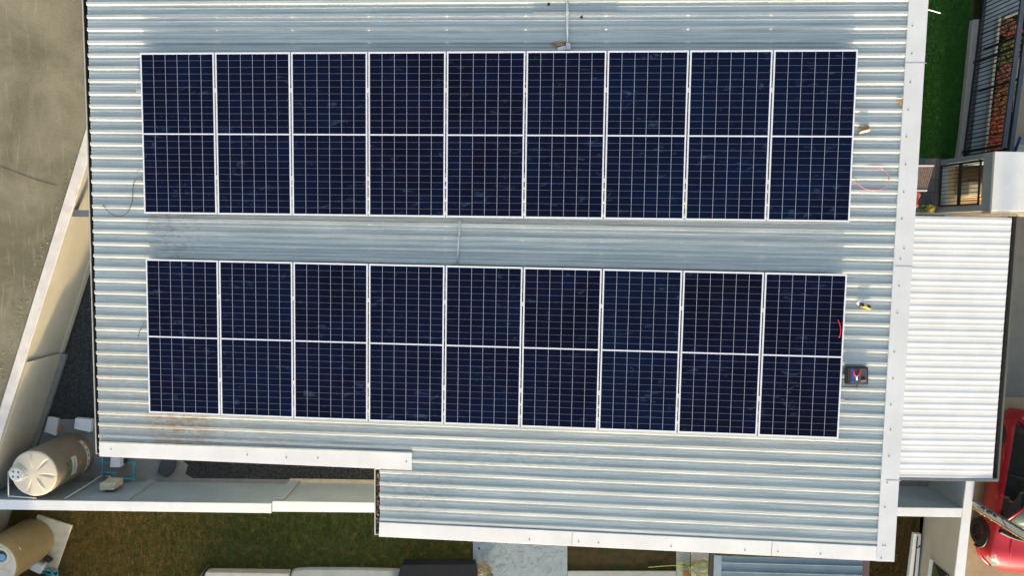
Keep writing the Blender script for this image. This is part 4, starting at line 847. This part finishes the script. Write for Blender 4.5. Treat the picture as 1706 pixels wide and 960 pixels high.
ws = M('windscreen', wsV, [(0, 1, 4, 5), (1, 2, 3, 4)], MT['wsg'], ca, smooth=True); ws.modifiers.new('s', 'SOLIDIFY').thickness = .01
wsV = [cw_(.02, CW / 2 - .62, .95), cw_(-.03 + .05, CW / 2 + .62, .95), cw_(.36, CW / 2 + .54, 1.36), cw_(.36, CW / 2 - .54, 1.36)]
rw = M('rear_window', wsV, [(0, 1, 2, 3)], MT['glass'], ca); rw.modifiers.new('s', 'SOLIDIFY').thickness = .01
B().tube(smooth_path([cw_(2.92, CW / 2 - .78, .955), cw_(3.04, CW / 2 - .4, .975), cw_(3.07, CW / 2, .985), cw_(3.04, CW / 2 + .4, .975), cw_(2.92, CW / 2 + .78, .955)], 6), .045, 8).out('cowl', MT['black'], ca, smooth=True)
for sg in (-1, 1):
    hl = [cw_(3.72, CW / 2 + sg * .80, .64), cw_(3.45, CW / 2 + sg * .80, .78), cw_(3.55, CW / 2 + sg * .70, .86), cw_(3.88, CW / 2 + sg * .56, .76), cw_(3.94, CW / 2 + sg * .58, .60)]
    hp = np.mean(np.array(hl), axis=0) + np.array([sd_[0] * sg * .05 + fd[0] * .05, sd_[1] * sg * .05 + fd[1] * .05, .03])
    M('headlight', hl + [tuple(hp)], [(0, 1, 5), (1, 2, 5), (2, 3, 5), (3, 4, 5), (4, 0, 5)], MT['lamp'], ca, smooth=True)
    B().tube(smooth_path([cw_(3.55, CW / 2 + sg * .85, .36), cw_(3.80, CW / 2 + sg * .72, .36), cw_(3.98, CW / 2 + sg * .50, .36)], 5), .06, 8).out('bumper_corner', MT['car'], ca, smooth=True)
B().tube(smooth_path([cw_(3.96, CW / 2 - .5, .42), cw_(4.06, CW / 2, .42), cw_(3.96, CW / 2 + .5, .42)], 6), .05, 8).out('grille', MT['black'], ca, smooth=True)
# ---------------------------------------------------------------- top right: kerb, fence, ledge, bed
kb = B().prism(XY([(1621, 32), (1632, 31), (1612, 215), (1604, 268), (1595, 268), (1602, 220)], .16), 0, .16).out('kerb', MT['kerb'], bevel=.015); tag(kb, 'pale concrete kerb between the dark lawn and the steel fence', 'kerb')
dk = XY([(1630, -60), (1650, -60), (1616, 262), (1604, 262)], .05); 
sheet('soil_strip', dk, .03, MT['soil'], label='dark soil strip under the steel bar fence')
fn_ = thing('steel_fence', 'dark steel bar fence along the grey ledge at the top right', 'fence', (*P(1625, 130, 0)[:2], 0))
fa, fb_ = P(1651, -80, .28), P(1609, 257, .28)
def fx(y, o=0): k = (y - fa[1]) / (fb_[1] - fa[1]); return fa[0] + k * (fb_[0] - fa[0]) + o
FZ = 1.72
B().hexa([(fx(fa[1]) - .035, fa[1], .22), (fx(fb_[1]) - .035, fb_[1], .22), (fx(fb_[1]) + .035, fb_[1], .22), (fx(fa[1]) + .035, fa[1], .22)], [(fx(fa[1]) - .035, fa[1], .30), (fx(fb_[1]) - .035, fb_[1], .30), (fx(fb_[1]) + .035, fb_[1], .30), (fx(fa[1]) + .035, fa[1], .30)]).out('bottom_rail', MT['fdark'], fn_)
B().hexa([(fx(fa[1]) - .05, fa[1], FZ - .06), (fx(fb_[1]) - .05, fb_[1], FZ - .06), (fx(fb_[1]) + .05, fb_[1], FZ - .06), (fx(fa[1]) + .05, fa[1], FZ - .06)], [(fx(fa[1]) - .05, fa[1], FZ), (fx(fb_[1]) - .05, fb_[1], FZ), (fx(fb_[1]) + .05, fb_[1], FZ), (fx(fa[1]) + .05, fa[1], FZ)]).out('top_rail', MT['fence'], fn_, bevel=.004)
y = fb_[1] + .05; k = 0
while y < fa[1]:
    thick = k % 8 == 3
    B().box((fx(y), y, (FZ + .24) / 2), (.028 if thick else .020, .026 if thick else .018, FZ - .36)).out('bar', MT['fdark'], fn_); y += .103; k += 1
for y in (fb_[1] + .06, fb_[1] + 2.2, fb_[1] + 4.2): B().box((fx(y), y, FZ / 2 - .04), (.06, .06, FZ - .09)).out('post', MT['fdark'], fn_)
ra, rb = P(1712, 50, FZ), P(1685, 252, FZ)
r2 = B().hexa([(ra[0] - .045, ra[1], FZ - .07), (rb[0] - .045, rb[1], FZ - .07), (rb[0] + .045, rb[1], FZ - .07), (ra[0] + .045, ra[1], FZ - .07)], [(ra[0] - .045, ra[1], FZ), (rb[0] - .045, rb[1], FZ), (rb[0] + .045, rb[1], FZ), (ra[0] + .045, ra[1], FZ)])
f2 = thing('steel_gate', 'second grey steel frame parallel to the bar fence', 'gate', (rb[0], rb[1], 0)); r2.out('top_rail', MT['fence'], f2, bevel=.004)
for y in (rb[1] + .06, rb[1] + 1.6, ra[1] - .06): B().box((rb[0] + (y - rb[1]) * (ra[0] - rb[0]) / (ra[1] - rb[1]), y, (FZ - .07) / 2), (.05, .05, FZ - .07)).out('post', MT['fdark'], f2)
lz = .22
lg = B().prism(XY([(1650, -60), (1740, -60), (1740, 5), (1674, 27), (1668, 27), (1656, 130), (1643, 256), (1616, 262)], lz), 0, lz).out('garden_ledge', MT['ledge'], bevel=.01); tag(lg, 'blue grey concrete ledge behind the steel fence', 'ledge')
ed = thing('garden_edging', 'pale sunlit edging around the flower bed behind the fence', 'edging', P(1668, 60, 0))
B().prism(XY([(1664.5, 27), (1668.5, 27), (1657, 130), (1644, 255), (1641, 255), (1653, 130)], lz + .07), 0, lz + .07).out('edging_strip', MT['creampad'], ed); B().prism(XY([(1674, 27.5), (1740, 3), (1740, 8), (1675, 31)], lz + .08), 0, lz + .08).out('edging_strip', MT['creampad'], ed)
sheet('flower_bed_soil', XY([(1666, 30), (1720, 12), (1712, 262), (1640, 262)]), .02, MT['soil'], label='dark soil of the flower bed behind the fence')
def flower(px, py, cols, r, n, label, group='flowering shrubs in the bed behind the fence'):
    c = P(px, py, .25); t = thing('flowering_shrub', label, 'shrub', (c[0], c[1], 0), group)
    B().tube([(c[0], c[1], 0), (c[0], c[1], .3)], .015, 6).out('stem', MT['card'], t)
    for nm, mt_, k in cols: leafclump(nm, c, r, int(n * k), mt_, t, .7, .028)
mo = simple('orange_flower', (.75, .13, .03), .6, 0, .3, 20); mr_ = simple('red_flower', (.60, .04, .05), .6, 0, .3, 20); mp_ = simple('pink_flower', (.7, .18, .16), .6, 0, .3, 20); my = simple('yellow_leaf', (.42, .33, .04), .6, 0, .4, 20)
for i, (px, py, cs, r, lab) in enumerate(((1682, 48, ((0), (1)), .24, 'orange and pink flowering shrub at the top of the bed'), (1690, 58, (2,), .20, 'red flowering shrub beside the top shrub'), (1683, 78, (3,), .24, 'dark shrub with scattered yellow leaves below the red one'), (1680, 98, (3,), .25, 'yellow green shrub in the middle of the bed'),
        (1677, 118, (4,), .22, 'dull orange shrub below the yellow green one'), (1674, 140, (4,), .24, 'pink and orange shrub halfway down the bed'), (1671, 162, (5,), .24, 'orange yellow shrub in the lower part of the bed'), (1686, 150, (3,), .2, 'yellow green shrub between the two rails'), (1668, 184, (5,), .22, 'small orange shrub above the red orange ones'), (1664, 206, (6,), .24, 'bright orange shrub low in the bed'), (1660, 228, (6,), .24, 'bright red orange shrub second from the bed end'), (1656, 244, (6,), .2, 'bright red orange shrub at the bottom end of the bed'))):
    cols = {0: [('flowers', mo, .5), ('leaves', MT['leaf'], .5)], 1: [], 2: [('flowers', mr_, .5), ('leaves', MT['leaf'], .5)], 3: [('flowers', my, .55), ('leaves', MT['leaf'], .45)], 4: [('flowers', mp_, .35), ('blossoms', mo, .2), ('leaves', MT['leaf'], .45)], 5: [('flowers', mo, .5), ('blossoms', my, .3), ('leaves', MT['leaf'], .3)], 6: [('flowers', mo, .75), ('blossoms', mr_, .3), ('leaves', my, .15)]}[cs[0]]
    flower(px, py, cols, r, 420, lab)
sheet('patio', XY([(1692, 100), (1780, 60), (1780, 262), (1680, 262)]), .03, MT['tan'], label='tan patio floor right of the steel rails')
pc = B().tube([P(1690, 255, .5), P(1700, 228, .9)], .03, 8).out('blue_pole', MT['blue'], smooth=True); tag(pc, 'blue pole leaning above the white slab roof', 'pole')
tag(B().prism(XY([(1697, 241), (1712, 241), (1712, 256), (1693, 256)], .5), .03, .5).out('crate', MT['creampad'], bevel=.01), 'tan crate behind the white slab roof', 'crate')
# ---------------------------------------------------------------- annex with white slab top and steel grille
zt3 = 2.1; an = thing('annex', 'small annex with white slab top and steel window grille', 'annex', (*P(1600, 310, 0)[:2], 0))
N1, S1 = P(1658, 252, zt3), P(1655, 351, zt3)
xw = N1[0]; xe = xw + 4; yn, ysn = N1[1], S1[1]
B().prism([(xw, yn), (xe, yn), (xe, ysn), (xw, ysn)], zt3 - .08, zt3).out('roof_slab', MT['wallcap'], an, bevel=.01)
tw = .16
# left wall with an opening
oy0, oy1, oz0, oz1 = P(1600, 268, 1)[1], P(1600, 343, 1)[1], .10, 1.72
for (y0_, y1_, z0_, z1_) in ((yn - .001, oy0, 0, zt3 - .083), (oy1, ysn + .001, 0, zt3 - .083), (oy0 - .001, oy1 + .001, oz1, zt3 - .083), (oy0 - .001, oy1 + .001, 0, oz0)):
    B().prism([(xw + .002, y0_), (xw + tw, y0_), (xw + tw, y1_), (xw + .002, y1_)], z0_, z1_).out('wall', MT['wall'], an)
B().prism([(xw + tw + .002, yn - .002), (xe, yn - .002), (xe, yn - tw), (xw + tw + .002, yn - tw)], 0, zt3 - .083).out('wall', MT['wall'], an)
B().prism([(xw, ysn - .003), (xe, ysn - .003), (xe, ysn - .10), (xw, ysn - .10)], zt3 - .35, zt3 - .02).out('beam', MT['creampad'], an)
sheet('floor', [(xw + tw, yn - tw), (xe, yn - tw), (xe, ysn - .1), (xw + tw, ysn - .1)], .035, MT['tan'])
gr = thing('window_grille', None, None, np.array([xw - .03, (oy0 + oy1) / 2, .9]) - base(an)); gr.parent = an
for (a_, b_) in ((oy0 - .02, (oy0 + oy1) / 2 + .1), ((oy0 + oy1) / 2 + .13, oy1 - .0)): pass
fmG = B(); g0, g1, gz0, gz1 = oy0 - .05, oy1 + .02, .12, 1.66
for (p_, q_) in (((g0, gz0), (g0, gz1)), ((g1, gz0), (g1, gz1)), ((g0, gz0), (g1, gz0)), ((g0, gz1), (g1, gz1)), ((g0, .88), (g1, .88)), ((g0, .94), (g1, .94))): fmG.box((xw - .03, (p_[0] + q_[0]) / 2, (p_[1] + q_[1]) / 2), (.03, abs(p_[0] - q_[0]) + .04, abs(p_[1] - q_[1]) + .04))
fmG.out('grille_frame', MT['fdark'], gr)
yy = g1 + .09
bb = B()
while yy < g0 - .03: bb.box((xw - .03, yy, (gz0 + gz1) / 2), (.012, .012, gz1 - gz0)); yy += .092
bb.out('grille_bars', MT['fdark'], gr)
B().box((xw + .9, yn - .7, .55), (.5, .5, 1.0)).out('cabinet', MT['card'], an, bevel=.02); B().box((xw + .6, ysn + .55, .35), (.5, .35, .6)).out('cushion', MT['creampad'], an, bevel=.05)
B().box((xw + 1.6, (yn + ysn) / 2, .6), (.4, .9, 1.1)).out('shelf', MT['terracotta'], an, bevel=.02)
# bench, pots
bn = thing('slatted_bench', 'slatted grey brown bench with pale ends on the dark terrace', 'bench', P(1545, 296, 0))
be = [P(1518, 277.5, .45), P(1556, 277.5, .45), P(1544.5, 316, .45), P(1514, 316, .45)]
def lerp(a, b_, k): return a + (b_ - a) * k
for k in range(11):
    k0, k1 = k / 11 + .012, (k + 1) / 11 - .012; q = [lerp(be[0], be[1], k0), lerp(be[0], be[1], k1), lerp(be[3], be[2], k1), lerp(be[3], be[2], k0)]
    B().prism([p[:2] for p in q], .42, .45).out('slat', MT['wood'], bn)
for a_, b_, s in ((be[0], be[1], .0), (be[3], be[2], .04)): B().prism([(a_[0], a_[1] + .035 - s), (b_[0], b_[1] + .035 - s), (b_[0], b_[1] - s), (a_[0], a_[1] - s)], .405, .462).out('end_rail', MT['paper'], bn)
for p in be: B().box((p[0] + (.03 if p is be[0] or p is be[3] else -.05), p[1] + (-.05 if p is be[0] or p is be[1] else .05), .21), (.04, .04, .40)).out('leg', MT['wood'], bn)
tc_ = B().prism(XY([(1526, 318), (1534, 319), (1536, 325), (1530, 335), (1532, 345), (1524, 347)], .3), .02, .3).out('folded_cloth', mp_, bevel=.05); tag(tc_, 'orange pink cloth bundle below the slatted bench', 'cloth')
pt = thing('potted_plant', 'small pot with yellow blossom at the terrace corner', 'potted plant', P(1549, 347, 0)); B().lathe((*P(1549, 348, 0)[:2], .02), [(.06, 0), (.09, .14), (.08, .14), (.02, .12)], 16).out('pot', MT['dark'], pt); leafclump('foliage', P(1550, 348, .22), .11, 160, my, pt, .8, .03); 
pt = thing('potted_plant', 'dark leafy potted plant left of the yellow blossom pot', 'potted plant', P(1540, 346, 0)); B().lathe((*P(1540, 347, 0)[:2], .02), [(.06, 0), (.09, .14), (.08, .14), (.02, .12)], 16).out('pot', MT['terracotta'], pt); leafclump('foliage', P(1540, 347, .22), .12, 160, MT['leaf'], pt, .8, .03)

# unseen shed-shaped block added outside the frame to shade the slanting wall
sh_ = thing('shade_blocker', 'unseen shed-shaped block added below the ochre tank to shade the wall', 'shade blocker', (-7.2, -13.4, 0))
B().prism([(-8.2, -14.3), (-5.85, -14.3), (-5.85, -12.6), (-8.2, -12.6)], 0, 2.38).out('wall', MT['cream'], sh_)
B().hexa([(-8.3, -14.4, 2.382), (-5.72, -14.4, 2.382), (-5.72, -12.5, 2.382), (-8.3, -12.5, 2.382)], [(-8.3, -14.4, 2.45), (-5.72, -14.4, 2.45), (-5.72, -12.5, 2.57), (-8.3, -12.5, 2.57)]).out('roof', MT['blueroof'], sh_)
B().prism([(-5.849, -13.8), (-5.81, -13.8), (-5.81, -13.0), (-5.849, -13.0)], .05, 2.0).out('door', MT['slate'], sh_)
